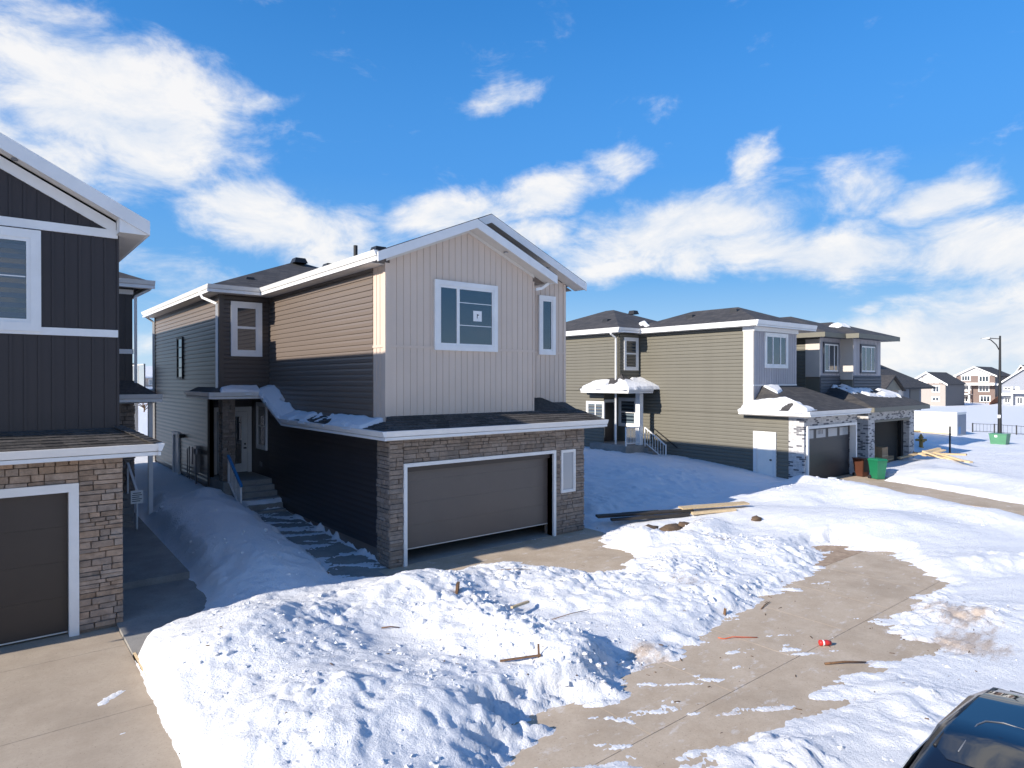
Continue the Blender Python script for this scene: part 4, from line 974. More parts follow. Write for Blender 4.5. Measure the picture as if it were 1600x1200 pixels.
    gutter(H, (7.2, 13.57, s + 0.012), (14.66, 13.57, s + 0.012), (0, -1, 0), h=0.13, fascia=0.08); gutter(H, (7.2, 13.47, s + 0.01), (7.2, 20.2, s + 0.01), (-1, 0, 0), h=0.13, fascia=0.08); gutter(H, (7.2, 20.2, s + 0.01), (7.2, 22.2, s + 0.81), (-1, 0, 0), h=0.13, fascia=0.08)
    gutter(H, (5.56, 22.2, s + 0.81), (7.19, 22.2, s + 0.81), (0, -1, 0), h=0.13, fascia=0.08); gutter(H, (5.66, 22.2, s + 0.81), (5.66, 25.4, s + 0.81), (-1, 0, 0), h=0.13, fascia=0.08)
    so = MB(); so.box(7.23, 13.6, 3.14, 14.62, 14.05, 3.155); so.box(7.23, 14.05, 3.141, XL, 20.2, 3.155); so.box(5.7, 22.23, 3.94, XL, 24.5, 3.955); so.build('skirt_soffit', 'soffit', H)
    # rear deck with a glass rail
    dk = MB(); dk.box(5.55, YB, 3.95, 10, 36.0, 4.15); dk.box(5.6, 35.8, 0.3, 5.8, 36.0, 3.95); DK = dk.build('deck', 'white_trim', H)
    gp = MB(); gp.box(5.60, YB + 0.02, 4.2, 5.62, 35.95, 5.25); gp.build('glass_rail', 'glass_pale', DK)
    rp = MB(); rp.beam((5.61, YB + 0.05, 5.28), (5.61, 35.95, 5.28), 0.06, 0.05); [rp.beam((5.61, YB + 0.05 + kk * 1.45, 4.15), (5.61, YB + 0.05 + kk * 1.45, 5.28), 0.05, 0.05) for kk in range(3)]; rp.build('rail_post', 'white_trim', DK)
    # snow lying on the skirt and porch roofs
    def hs(x, y):
        if x < 7.2 and y > 22.1: return s + 0.8 + 0.4 * min(y - 22.2, max(0.0, x - 5.66), 0.46)
        rise = 0 if y < 20.2 else 0.4 * (min(y, 22.2) - 20.2)
        return s + rise + 0.4 * max(0, x - 7.2) + 0.02
    snow_cap('roof_snow', 'snow lying along the porch and skirt roof of the beige house', [(7.12, 14.75), (7.66, 14.4), (7.66, 22.66), (6.35, 22.66), (5.95, 22.45), (5.9, 22.16), (7.1, 22.13), (7.13, 20.1)], hs, 3, 0.035, 0.10, 0.07, 0.36)
    return H
beige_house()
# ------------------------------------------------------------------ the charcoal house at the left
def charcoal_house():
    H = thing('house', (-1.3, 20, 0), 'charcoal panelled house with tan stone garage and white trim, at the left edge', 'house')
    XR, YF, XB, YJ, XW = 1.98, 14.3, 3.55, 22.7, -4.6
    core = MB(); core.box(XW, YF + 0.02, 3.35, XR - 0.02, YJ, 7.4); core.box(XW, YJ, 0.3, XR - 0.02, 33, 7.4); core.box(XR - 0.02, YJ + 0.02, 4.1, XB - 0.02, 33, 7.4); core.box(XR - 0.02, 24.4, 0.5, XB - 0.02, 33, 4.1)
    core.box(XR - 0.15, 14.1, -0.2, XR - 0.02, YJ, 3.4); core.box(XW, 14.1, -0.2, XW + 0.12, YJ, 3.4); core.box(XW, 19, -0.2, XR - 0.05, 19.1, 3.3)
    core.prism([(XW, YF + 0.02, 7.4), (XR - 0.02, YF + 0.02, 7.4), (-0.78, YF + 0.02, 8.80)], (0, 0.5, 0))
    core.build('wall', 'panel_charcoal', H)
    fw = MB().box(XW, YF + 0.001, 3.5, XR - 0.01, YF + 0.02, 7.38).build('front_wall', 'panel_charcoal', H)
    sl = 0.52; gab = lambda a: 7.42 + sl * (min(1.98 - a, a + 3.54)) - 0.02
    st = 0.30
    panels(fw, 'F', YF, XW + 0.1, XR - 0.02, 7.385, lambda a: max(7.40, gab(a)), 'panel_charcoal', step=st / 1.5, rib=0.045, proud=0.02)
    panels(fw, 'F', YF, XW + 0.1, XR - 0.02, 5.505, 7.225, 'panel_charcoal', step=st / 1.5, rib=0.045, proud=0.02); panels(fw, 'F', YF, XW + 0.1, XR - 0.02, 3.6, 5.365, 'panel_charcoal', step=st / 1.5, rib=0.045, proud=0.02)
    fr = frame('F', YF); bd = MB(); bd.fbox(fr, XW, 7.225, 0, XR, 7.38, 0.045); bd.fbox(fr, XW, 5.365, 0, XR, 5.50, 0.043); bd.build('trim_band', 'white_trim', H)
    MB().box(XR - 0.02, YF - 0.024, 3.6, XR + 0.02, YF + 0.05, 7.3).build('corner_post', 'panel_charcoal', H)
    w = window(H, 'F', YF, -1.9, 0.80, 5.42, 7.20, 0.15, vbars=(-0.55,), rail=0.06, gm='glass', blinds=0.17, bar=0.06)
    MB().fbox(fr, 0.185, 5.64, 0.0403, 0.205, 6.99, 0.044).build('glazing_bar', 'white_trim', w); MB().fbox(fr, -0.5, 6.36, 0.0403, 0.58, 6.38, 0.0442).build('glazing_bar', 'white_trim', w)
    # gable roof
    e = 7.56; ap = -0.78; zr = e + sl * (2.42 - ap)
    roof(H, [[(2.42, 13.88, e), (ap, 13.88, zr), (ap, 24, zr), (2.42, 24, e)], [(ap, 13.88, zr), (-3.98, 13.88, e), (-3.98, 24, e), (ap, 24, zr)]], thick=0.05)
    rb = MB()
    def bar(x0, z0, x1, z1, y0, y1, lo, hi): rb.hexa([(x0, y0, z0 + lo), (x1, y0, z1 + lo), (x1, y1, z1 + lo), (x0, y1, z0 + lo), (x0, y0, z0 + hi), (x1, y0, z1 + hi), (x1, y1, z1 + hi), (x0, y1, z0 + hi)])
    bar(2.45, e - 0.015, ap, zr - 0.005, 13.86, 13.90, -0.26, 0.0); bar(ap, zr - 0.005, -4.0, e - 0.015, 13.86, 13.90, -0.26, 0.0)
    bar(1.95, 7.44, ap, 7.44 + sl * (1.95 - ap), YF - 0.04, YF + 0.01, -0.13, 0.08); bar(ap, 7.44 + sl * (1.95 - ap), -3.5, 7.44, YF - 0.04, YF + 0.01, -0.13, 0.08)
    rb.box(2.40, 13.90, e - 0.27, 2.455, 22.3, e - 0.02)
    rb.build('rake_board', 'white_trim', H)
    MB().hexa([(1.96, 13.905, 7.288), (2.398, 13.905, 7.288), (2.398, 14.3, 7.288), (1.96, 14.3, 7.288), (1.96, 13.905, 7.56), (2.398, 13.905, 7.33), (2.398, 14.3, 7.33), (1.96, 14.3, 7.56)]).build('eave_return', 'white_trim', H)
    so = MB()
    for x0, z0, x1, z1 in ((2.42, e - 0.235, ap, zr - 0.235), (ap, zr - 0.235, -3.98, e - 0.235)):
        so.hexa([(x0, 13.9, z0), (x1, 13.9, z1), (x1, YF, z1), (x0, YF, z0), (x0, 13.9, z0 + 0.012), (x1, 13.9, z1 + 0.012), (x1, YF, z1 + 0.012), (x0, YF, z0 + 0.012)])
    so.box(XR - 0.02, 13.92, e - 0.275, 2.40, 22.3, e - 0.262); so.build('soffit', 'soffit', H)
    xx = 0.45; zz = e - 0.235 + sl * (2.42 - xx)
    MB().lathe((xx, 14.08, zz - 0.014), [(0.075, 0), (0.075, 0.02)], 16).build('soffit_light', 'grey_metal', H)
    # rear part that steps out
    rf = MB().box(XR, YJ + 0.001, 4.1, XB - 0.02, YJ + 0.02, 7.3).build('rear_front_wall', 'panel_charcoal', H)
    panels(rf, 'F', YJ, XR, XB - 0.02, 5.50, 7.3, 'panel_charcoal', step=0.2, rib=0.04); panels(rf, 'F', YJ, XR, XB - 0.02, 4.1, 5.36, 'panel_charcoal', step=0.2, rib=0.04)
    f2 = frame('F', YJ); MB().fbox(f2, XR, 5.36, 0, XB, 5.50, 0.045).build('trim_band', 'white_trim', rf); MB().fbox(f2, XR, 7.16, 0, XB, 7.3, 0.045).build('trim_band', 'white_trim', rf)
    hw = 4.3; x0, x1, y0, y1 = XW - 0.4, 3.95, 22.28, 33.4; hw = (x1 - x0) / 2; xm = (x0 + x1) / 2; zz = e + SL * hw
    roof(H, [[(x0, y0, e), (x1, y0, e), (xm, y0 + hw, zz)], [(x1, y0, e), (x1, y1, e), (xm, y1 - hw, zz), (xm, y0 + hw, zz)], [(x0, y0, e), (xm, y0 + hw, zz), (xm, y1 - hw, zz), (x0, y1, e)], [(x0, y1, e), (xm, y1 - hw, zz), (x1, y1, e)]], thick=0.05, name='rear_roof')
    gutter(H, (2.4, y0, e + 0.01), (4.06, y0, e + 0.01), (0, -1, 0)); gutter(H, (x1, y0, e + 0.01), (x1, y1, e + 0.01), (1, 0, 0))
    MB().box(2.4, y0, 7.36, x1, YJ, 7.375).build('rear_soffit', 'soffit', H)
    downspout(H, [(3.95, 22.35, 7.45), (3.95, 22.4, 7.32), (3.6, 22.62, 7.1), (3.6, 22.62, 4.3)])
    # porch roof, column and post
    s = 4.13
    pr_ = roof(H, [[(XR, 22.0, s), (4.1, 22.0, s), (3.55, 22.7, s + 0.42), (XR, 22.7, s + 0.42)], [(4.1, 22.0, s), (4.1, 26, s), (3.55, 26, s + 0.4), (3.55, 22.7, s + 0.42)]], m='shingle', thick=0.04, name='porch_roof')
    gutter(H, (XR, 22.0, s + 0.012), (4.2, 22.0, s + 0.012), (0, -1, 0), h=0.13, fascia=0.1); MB().box(XR, 22.03, s - 0.25, 4.05, 24.4, s - 0.235).build('porch_soffit', 'soffit', H)
    cl = MB().box(3.06, 22.45, 0.5, 3.5, 22.85, s - 0.24).build('column', 'mortar', H); stones(cl, 'F', 22.45, [(3.04, 1.0, 3.52, s - 0.25)], 'stone_grey', 31, wid=(0.14, 0.3)); stones(cl, 'E', 3.5, [(22.43, 1.0, 22.87, s - 0.25)], 'stone_grey', 32, wid=(0.14, 0.3))
    MB().box(3.90, 22.4, 0.3, 4.02, 22.52, s - 0.24).build('porch_post', 'white_trim', H)
    al = MB(); al.box(XR, 24.38, 0.8, XB, 24.41, s - 0.2); al.build('alcove_wall', 'siding_dark', H)
    PF = MB().box(XR, 22.3, 0.2, 3.5, 24.4, 1.2).build('porch', 'concrete_grey', H)
    for k in range(4): MB().box(2.1, 21.95 - 0.28 * k, 0.1, 3.3, 22.3 - 0.28 * k + 0.002, 1.04 - 0.17 * k).build('step', 'concrete_grey', PF)
    rl = MB(); rl.beam((3.32, 22.2, 2.1), (3.30, 20.65, 1.5), 0.06, 0.05); rl.beam((3.32, 22.2, 2.1), (3.32, 22.2, 1.2), 0.04, 0.04); rl.beam((3.30, 20.7, 1.5), (3.30, 20.7, 0.42), 0.04, 0.04); rl.build('railing', 'white_trim', H)
    # garage front
    gs = MB(); gs.box(1.32, 14.0, 0.0, XR, 14.35, 3.2); gs.box(XW, 14.0, 0.0, -3.86, 14.35, 3.2); gs.box(-3.86, 14.0, 2.7, 1.32, 14.35, 3.2)
    G = gs.build('garage_front', 'mortar', H)
    stones(G, 'F', 14.0, [(1.32, 0.06, 2.01, 3.16), (-3.0, 2.72, 1.32, 3.16)], 'stone_tan', 13, wid=(0.15, 0.42)); stones(G, 'F', 14.0, [(XW, 0.06, -3.86, 3.16), (-3.86, 2.72, -3.0, 3.16)], 'stone_tan', 14, wid=(0.3, 0.6))
    garage_door(H, 'F', 14.0, -3.72, 1.17, 0.06, 2.57, 'door_brown', base_z=0.0, recess=0.10, trim=0.15)
    # garage skirt roof
    s = 3.37; b_ = 3.66
    sk = roof(H, [[(XW - 0.4, 13.55, s), (2.5, 13.55, s), (2.02, 14.02, s + 0.19), (1.98, 14.32, b_), (XW, 14.32, b_)], [(2.5, 13.55, s), (2.5, 22, s), (2.0, 22, s + 0.19), (2.0, 14.02, s + 0.19)]], m='shingle', thick=0.05, name='skirt_roof')
    shingles(sk, (-4.9, 13.545, s), (2.5, 13.545, s), (-4.9, 14.3, b_), (1.98, 14.3, b_), seed=8, course=0.13, width=0.27)
    for k in range(9):
        p = Vector((2.5, 13.55, s)).lerp(Vector((1.98, 14.30, b_)), k / 9); q_ = Vector((2.5, 13.55, s)).lerp(Vector((1.98, 14.30, b_)), (k + 1.2) / 9)
        MB().beam(p + Vector((0, 0, 0.03 + 0.004)), q_ + Vector((0, 0, 0.022)), 0.22, 0.012).build('ridge_shingle', 'shingle', sk)
    gutter(H, (XW - 0.4, 13.54, s + 0.012), (2.5, 13.54, s + 0.012), (0, -1, 0), h=0.13, fascia=0.08); gutter(H, (2.5, 13.44, s + 0.012), (2.5, 22, s + 0.012), (1, 0, 0), h=0.13, fascia=0.08)
    MB().box(XW, 13.57, 3.16, 2.46, 14.0, 3.172).build('skirt_soffit', 'soffit', H)
    return H
charcoal_house()
sg = thing('notice_sign', (3.30, 20.62, 0.45), 'small white printed notice fixed to the stair rail of the charcoal house', 'sign')
MB().box(3.15, 20.60, 1.14, 3.45, 20.62, 1.5).build('board', 'paper', sg)
for k, (a, b) in enumerate(((3.20, 3.40), (3.18, 3.42), (3.18, 3.36), (3.18, 3.42), (3.18, 3.38))): MB().box(a, 20.594, 1.42 - 0.055 * k, b, 20.599, 1.44 - 0.055 * k).build('text_line', 'ink', sg)
MB().box(3.29, 20.622, 0.42, 3.325, 20.65, 1.48).build('stake', 'white_trim', sg)

# ------------------------------------------------------------------ the olive house beyond the empty lot
def olive_house():
    H = thing('house', (30.4, 20, 0), 'olive sided house with white brick garage beside the empty lot', 'house')
    XL, XR, YG, YU, YJ, XB, YB = 27.8, 33.0, 14.1, 16.5, 23.3, 26.1, 31.0
    core = MB(); core.box(XL + 0.02, YU + 0.02, 3.0, 31.75, YJ, 7.15); core.box(XB + 0.02, YJ + 0.02, 4.0, 33.2, YB, 7.15); core.box(XL + 0.02, YJ, 0.3, 33.2, YB, 4.0); core.box(XB + 0.02, 24.9, 0.3, XL + 0.02, YB, 4.0); core.box(31.75, 17.6, 3.0, XR, YJ, 7.15)
    core.box(XL + 0.02, 14.6, -0.2, XL + 0.1, YJ, 3.3); core.box(XR - 0.1, 14.2, -0.2, XR, YJ, 3.3); core.box(XL + 0.05, 14.25, 2.7, XR - 0.02, YJ, 3.2)
    core.build('wall', 'siding_green', H)
    sw = MB().box(XL + 0.001, 14.8, 0.1, XL + 0.02, YJ, 2.98).build('side_wall', 'siding_green', H)
    siding(sw, 'S', XL, 14.8, YJ, 0.05, 3.0, 'siding_green', 0.17, 0.042); siding(sw, 'S', XL, 17.0, YJ, 3.0, 7.12, 'siding_green', 0.17, 0.042)
    rw = MB().box(XB + 0.001, YJ + 0.02, 4.0, XB + 0.019, YB, 7.1).build('rear_side_wall', 'siding_green', H)
    siding(rw, 'S', XB, YJ + 0.08, YB, 4.0, 7.12, 'siding_green', 0.17, 0.042); siding(rw, 'S', XB, 24.3, YB, 0.4, 4.0, 'siding_green', 0.17, 0.042)
    bf = MB().box(XB, YJ, 4.0, XL, YJ + 0.02, 7.1).build('bay_front', 'siding_green', H); siding(bf, 'F', YJ, XB + 0.08, XL - 0.03, 4.0, 7.12, 'siding_green', 0.17, 0.042)
    al = MB(); al.box(XB + 0.1, 24.85, 1.0, XL, 24.9, 4.0); al.box(XL - 0.01, YJ, 1.0, XL, 24.9, 4.0); al.build('alcove_wall', 'siding_green', H)
    # front: grey panels with white corner
    fw = MB().box(XL, YU + 0.001, 3.2, 31.75, YU + 0.02, 7.1).build('front_wall', 'panel_grey', H)
    panels(fw, 'F', YU, XL + 0.05, 31.75, 4.36, 6.85, 'panel_grey', step=0.22); panels(fw, 'F', YU, XL + 0.05, 31.75, 3.2, 4.31, 'panel_grey', step=0.22); MB().fbox(frame('F', YU), XL, 4.31, 0, 31.75, 4.36, 0.03).build('band', 'white_trim', fw)
    ret = MB().box(XL - 0.07, YU - 0.03, 3.2, XL + 0.03, 17.0, 6.9).build('corner_return', 'panel_cream', H)
    tb = MB(); tb.box(XL - 0.09, YU - 0.09, 6.87, 31.78, 17.02, 7.12); tb.build('frieze', 'white_trim', H); MB().box(XL - 0.076, YU - 0.034, 4.31, XL + 0.0, 17.0, 4.36).build('band', 'white_trim', ret)
    window(H, 'F', YU, 28.70, 30.80, 5.15, 6.83, 0.13, vbars=(29.42, 30.12), rail=0.06, bar=0.07)
    window(H, 'F', YJ, 26.50, 27.66, 5.1, 6.86, 0.12, hbars=(6.0,), rail=0.07, bar=0.08); window(H, 'S', XB, 24.25, 25.6, 2.4, 3.42, 0.1, vbars=(24.92,), rail=0.05, bar=0.07, blinds=0.2)
    window(H, 'S', XL, 23.42, 24.75, 2.0, 3.6, 0.13, hbars=(2.8,), rail=0.06, blinds=0.2, bar=0.08)
    # side man door
    f = frame('S', XL); d = MB(); d.fbox(f, 15.35, 0.05, 0, 15.5, 2.22, 0.10); d.fbox(f, 16.28, 0.05, 0, 16.46, 2.22, 0.10); d.fbox(f, 15.5, 2.05, 0, 16.28, 2.22, 0.098); D = d.build('side_door', 'white_trim', H); MB().fbox(f, 15.51, 0.06, 0, 16.27, 2.04, 0.07).build('door_leaf', 'trailer_white', D); MB().fbox(f, 15.56, 0.92, 0.07, 15.64, 0.98, 0.12).build('handle', 'black_metal', D)
    # front door in the alcove
    f = frame('F', 24.85); d = MB(); d.fbox(f, 26.25, 1.2, 0, 26.4, 3.5, 0.06); d.fbox(f, 27.45, 1.2, 0, 27.62, 3.5, 0.06); d.fbox(f, 26.4, 3.34, 0, 27.45, 3.5, 0.058); D = d.build('front_door', 'white_trim', H); MB().fbox(f, 26.41, 1.21, 0, 27.44, 3.33, 0.03).build('door_leaf', 'door_charcoal', D); MB().fbox(f, 26.6, 1.4, 0.03, 26.72, 3.2, 0.034).build('pane', 'glass_pale', D)
    # porch
    P = MB().box(25.55, 22.3, 0.1, XL - 0.02, 24.85, 1.18).build('porch', 'concrete_grey', H)
    for k in range(5): MB().box(26.95, 22.3 - 0.3 * (k + 1), 0.0, 28.0 - 0.22, 22.3 - 0.3 * k, 1.02 - 0.17 * k).build('step', 'concrete_grey', P)
    MB().box(26.64, 22.3, 1.18, 26.92, 22.58, 4.0).build('porch_post', 'white_trim', H)
    rl = MB(); rl.beam((25.6, 22.33, 2.12), (26.64, 22.33, 2.12), 0.06, 0.06); rl.beam((25.6, 22.33, 1.3), (26.64, 22.33, 1.3), 0.04, 0.04); rl.beam((25.6, 22.33, 1.18), (25.6, 22.33, 2.15), 0.06, 0.06); rl.beam((26.95, 22.2, 2.1), (26.95, 20.85, 1.25), 0.06, 0.05); rl.beam((26.95, 20.85, 1.3), (26.95, 20.85, 0.2), 0.05, 0.05); rl.beam((26.95, 22.2, 1.3), (26.95, 20.85, 0.5), 0.04, 0.04); rl.beam((26.95, 22.2, 2.1), (26.95, 22.2, 1.1), 0.05, 0.05)
    RL = rl.build('railing', 'white_trim', H)
    for k in range(1, 9): MB().beam((25.6 + 1.04 * k / 9, 22.33, 1.3), (25.6 + 1.04 * k / 9, 22.33, 2.1), 0.022, 0.022).build('baluster', 'white_trim', RL)
    for k in range(1, 8):
        y = 22.2 - 1.35 * k / 8; MB().beam((26.95, y, 1.3 - 0.8 * k / 8), (26.95, y, 2.08 - 0.85 * k / 8), 0.022, 0.022).build('baluster', 'white_trim', RL)
    MB().beam((27.68, 22.2, 2.0), (27.68, 20.7, 1.1), 0.05, 0.04).build('wall_rail', 'black_metal', H)
    MB().box(26.9, 18.8, 0.0, 27.76, 20.8, 0.2).build('landing', 'concrete_grey', H)
    # garage
    gs = MB(); gs.box(XL, YG, 0, 27.98, 14.8, 2.98); gs.box(27.98, YG, 0, 28.1, 14.35, 2.98); gs.box(32.75, YG, 0, XR, 14.6, 2.98); gs.box(28.1, YG, 2.5, 32.75, 14.35, 2.98); gs.build('garage_front', 'brick_white', H)
    G = garage_door(H, 'F', YG, 28.12, 32.72, 0.03, 2.42, 'door_charcoal', base_z=0.0, recess=0.25, trim=0.12, lites=4)
    nb = MB(); fr = frame('F', YG)
    for k in range(4): nb.fbox(fr, 29.56 + 0.13 * k, 2.1, -0.239, 29.60 + 0.13 * k, 2.3, -0.236)
    nb.build('house_number', 'ink', G)
    # roofs
    e = 7.32
    def hip(x0, y0, x1, y1, s, name, m='roof_shingle'):
        if x1 - x0 < y1 - y0:
            hw = (x1 - x0) / 2; xm = (x0 + x1) / 2; z = e + s * hw
            return roof(H, [[(x0, y0, e), (x1, y0, e), (xm, y0 + hw, z)], [(x1, y0, e), (x1, y1, e), (xm, y1 - hw, z), (xm, y0 + hw, z)], [(x0, y0, e), (xm, y0 + hw, z), (xm, y1 - hw, z), (x0, y1, e)], [(x0, y1, e), (xm, y1 - hw, z), (x1, y1, e)]], m=m, thick=0.05, name=name)
    hip(27.4, 16.08, 32.6, 24.0, 0.38, 'roof'); hip(25.7, 22.9, 33.6, 31.4, 0.38, 'rear_roof')
    gutter(H, (27.4, 16.1, e + 0.01), (27.4, 22.95, e + 0.01), (-1, 0, 0), h=0.14, fascia=0.11); gutter(H, (25.7, 22.9, e + 0.01), (25.7, 31.4, e + 0.01), (-1, 0, 0), h=0.14, fascia=0.11); gutter(H, (25.6, 22.9, e + 0.008), (27.4, 22.9, e + 0.008), (0, -1, 0), h=0.14, fascia=0.11)
    gutter(H, (27.3, 16.08, e + 0.01), (32.85, 16.08, e + 0.01), (0, -1, 0), h=0.2, fascia=0.08)
    so = MB(); so.box(27.42, 16.1, 7.06, XL, 23.3, 7.075); so.box(25.72, 22.92, 7.06, XB, YB, 7.075); so.box(27.42, 16.1, 7.061, 32.8, YU, 7.076); so.build('soffit', 'soffit', H)
    downspout(H, [(25.65, 23.5, 7.2), (25.7, 23.45, 7.0), (26.02, 23.4, 6.8), (26.02, 23.4, 1.0), (25.8, 23.2, 0.75)])
    for x, y in ((29.3, 18.4), (29.0, 20.8), (28.6, 24.4), (27.3, 25.2)): roof_vent(H, x, y, e + 0.38 * (x - (27.4 if y < 22 else 25.7)) + 0.05, 0.45)
    ge = 3.2
    gr = roof(H, [[(27.38, 13.68, ge), (33.4, 13.68, ge), (31.9, 16.5, ge + 1.1), (28.5, 16.5, ge + 1.1)], [(27.38, 13.68, ge), (28.5, 16.5, ge + 1.1), (27.82, 17.0, ge + 0.2), (27.38, 17.0, ge)], [(33.4, 13.68, ge), (33.4, 18.5, ge), (31.9, 18.5, ge + 1.1), (31.9, 16.5, ge + 1.1)]], thick=0.05, name='garage_roof')
    gutter(H, (27.38, 13.68, ge + 0.01), (33.4, 13.68, ge + 0.01), (0, -1, 0), h=0.15, fascia=0.08); gutter(H, (27.38, 13.58, ge + 0.01), (27.38, 17.0, ge + 0.01), (-1, 0, 0), h=0.13, fascia=0.08); MB().box(27.4, 13.7, 2.96, 33.36, 14.1, 2.975).build('skirt_soffit', 'soffit', H); MB().box(27.4, 14.1, 2.961, XL, 17.0, 2.975).build('skirt_soffit', 'soffit', H)
    ps = 4.1
    roof(H, [[(25.45, 22.0, ps), (27.2, 22.0, ps), (27.2, 23.3, ps + 0.5), (26.3, 23.3, ps + 0.85)], [(25.45, 22.0, ps), (26.3, 23.3, ps + 0.85), (26.3, 25.6, ps + 0.3), (25.45, 25.6, ps)], [(27.2, 22.0, ps), (27.8, 22.3, ps + 0.1), (27.8, 23.3, ps + 0.5), (27.2, 23.3, ps + 0.5)]], thick=0.05, name='porch_roof')
    gutter(H, (25.35, 22.0, ps + 0.01), (27.3, 22.0, ps + 0.01), (0, -1, 0), h=0.13, fascia=0.08); gutter(H, (25.45, 22.0, ps + 0.01), (25.45, 25.4, ps + 0.01), (-1, 0, 0), h=0.13, fascia=0.08)
    b = MB(); b.box(XB - 0.15, 25.9, 1.7, XB, 26.25, 2.3); b.tube([(XB - 0.08, 26.05, 0.5), (XB - 0.08, 26.05, 1.7)], 0.04); b.build('meter_box', 'grey_metal', H)
    hp = lambda x, y: ps + 0.05 + min(0.65 * max(0, y - 22.0), 0.9 * max(0, x - 25.4), 0.75) * 0.62
    snow_cap('roof_snow', 'thick snow lying on the porch roof of the olive house', [(25.3, 21.9), (27.95, 21.9), (28.0, 22.6), (27.75, 23.2), (26.2, 23.2), (26.0, 25.0), (25.35, 25.3)], hp, 11, 0.045, 0.13, 0.08, 0.36)
    hg = lambda x, y: ge + 0.02 + min(0.39 * max(0, y - 13.68), 0.98 * max(0, x - 27.38))
    snow_cap('roof_snow', 'snow strip at the eave corner of the olive house garage roof', [(27.3, 13.75), (28.9, 13.85), (28.0, 14.6), (27.75, 16.9), (27.3, 17.0)], hg, 12, 0.045, 0.09, 0.07, 0.38)
    snow_cap('roof_snow', 'snow wedge against the grey wall on the olive garage roof', [(28.3, 15.6), (29.3, 15.9), (29.9, 16.45), (28.5, 16.45)], hg, 13, 0.045, 0.08, 0.07, 0.33)
    hr = lambda x, y: e + 0.02 + 0.38 * max(0, min(x - 25.7, y - 22.9, 4.0))
    snow_cap('roof_snow', 'snow streak in the roof valley of the olive house', [(27.62, 22.75), (27.9, 22.65), (29.0, 23.9), (28.6, 24.0)], lambda x, y: max(hr(x, y), e + 0.38 * min(x - 27.4, 2.7)) + 0.0, 14, 0.05, 0.05, 0.06)
    return H
olive_house()

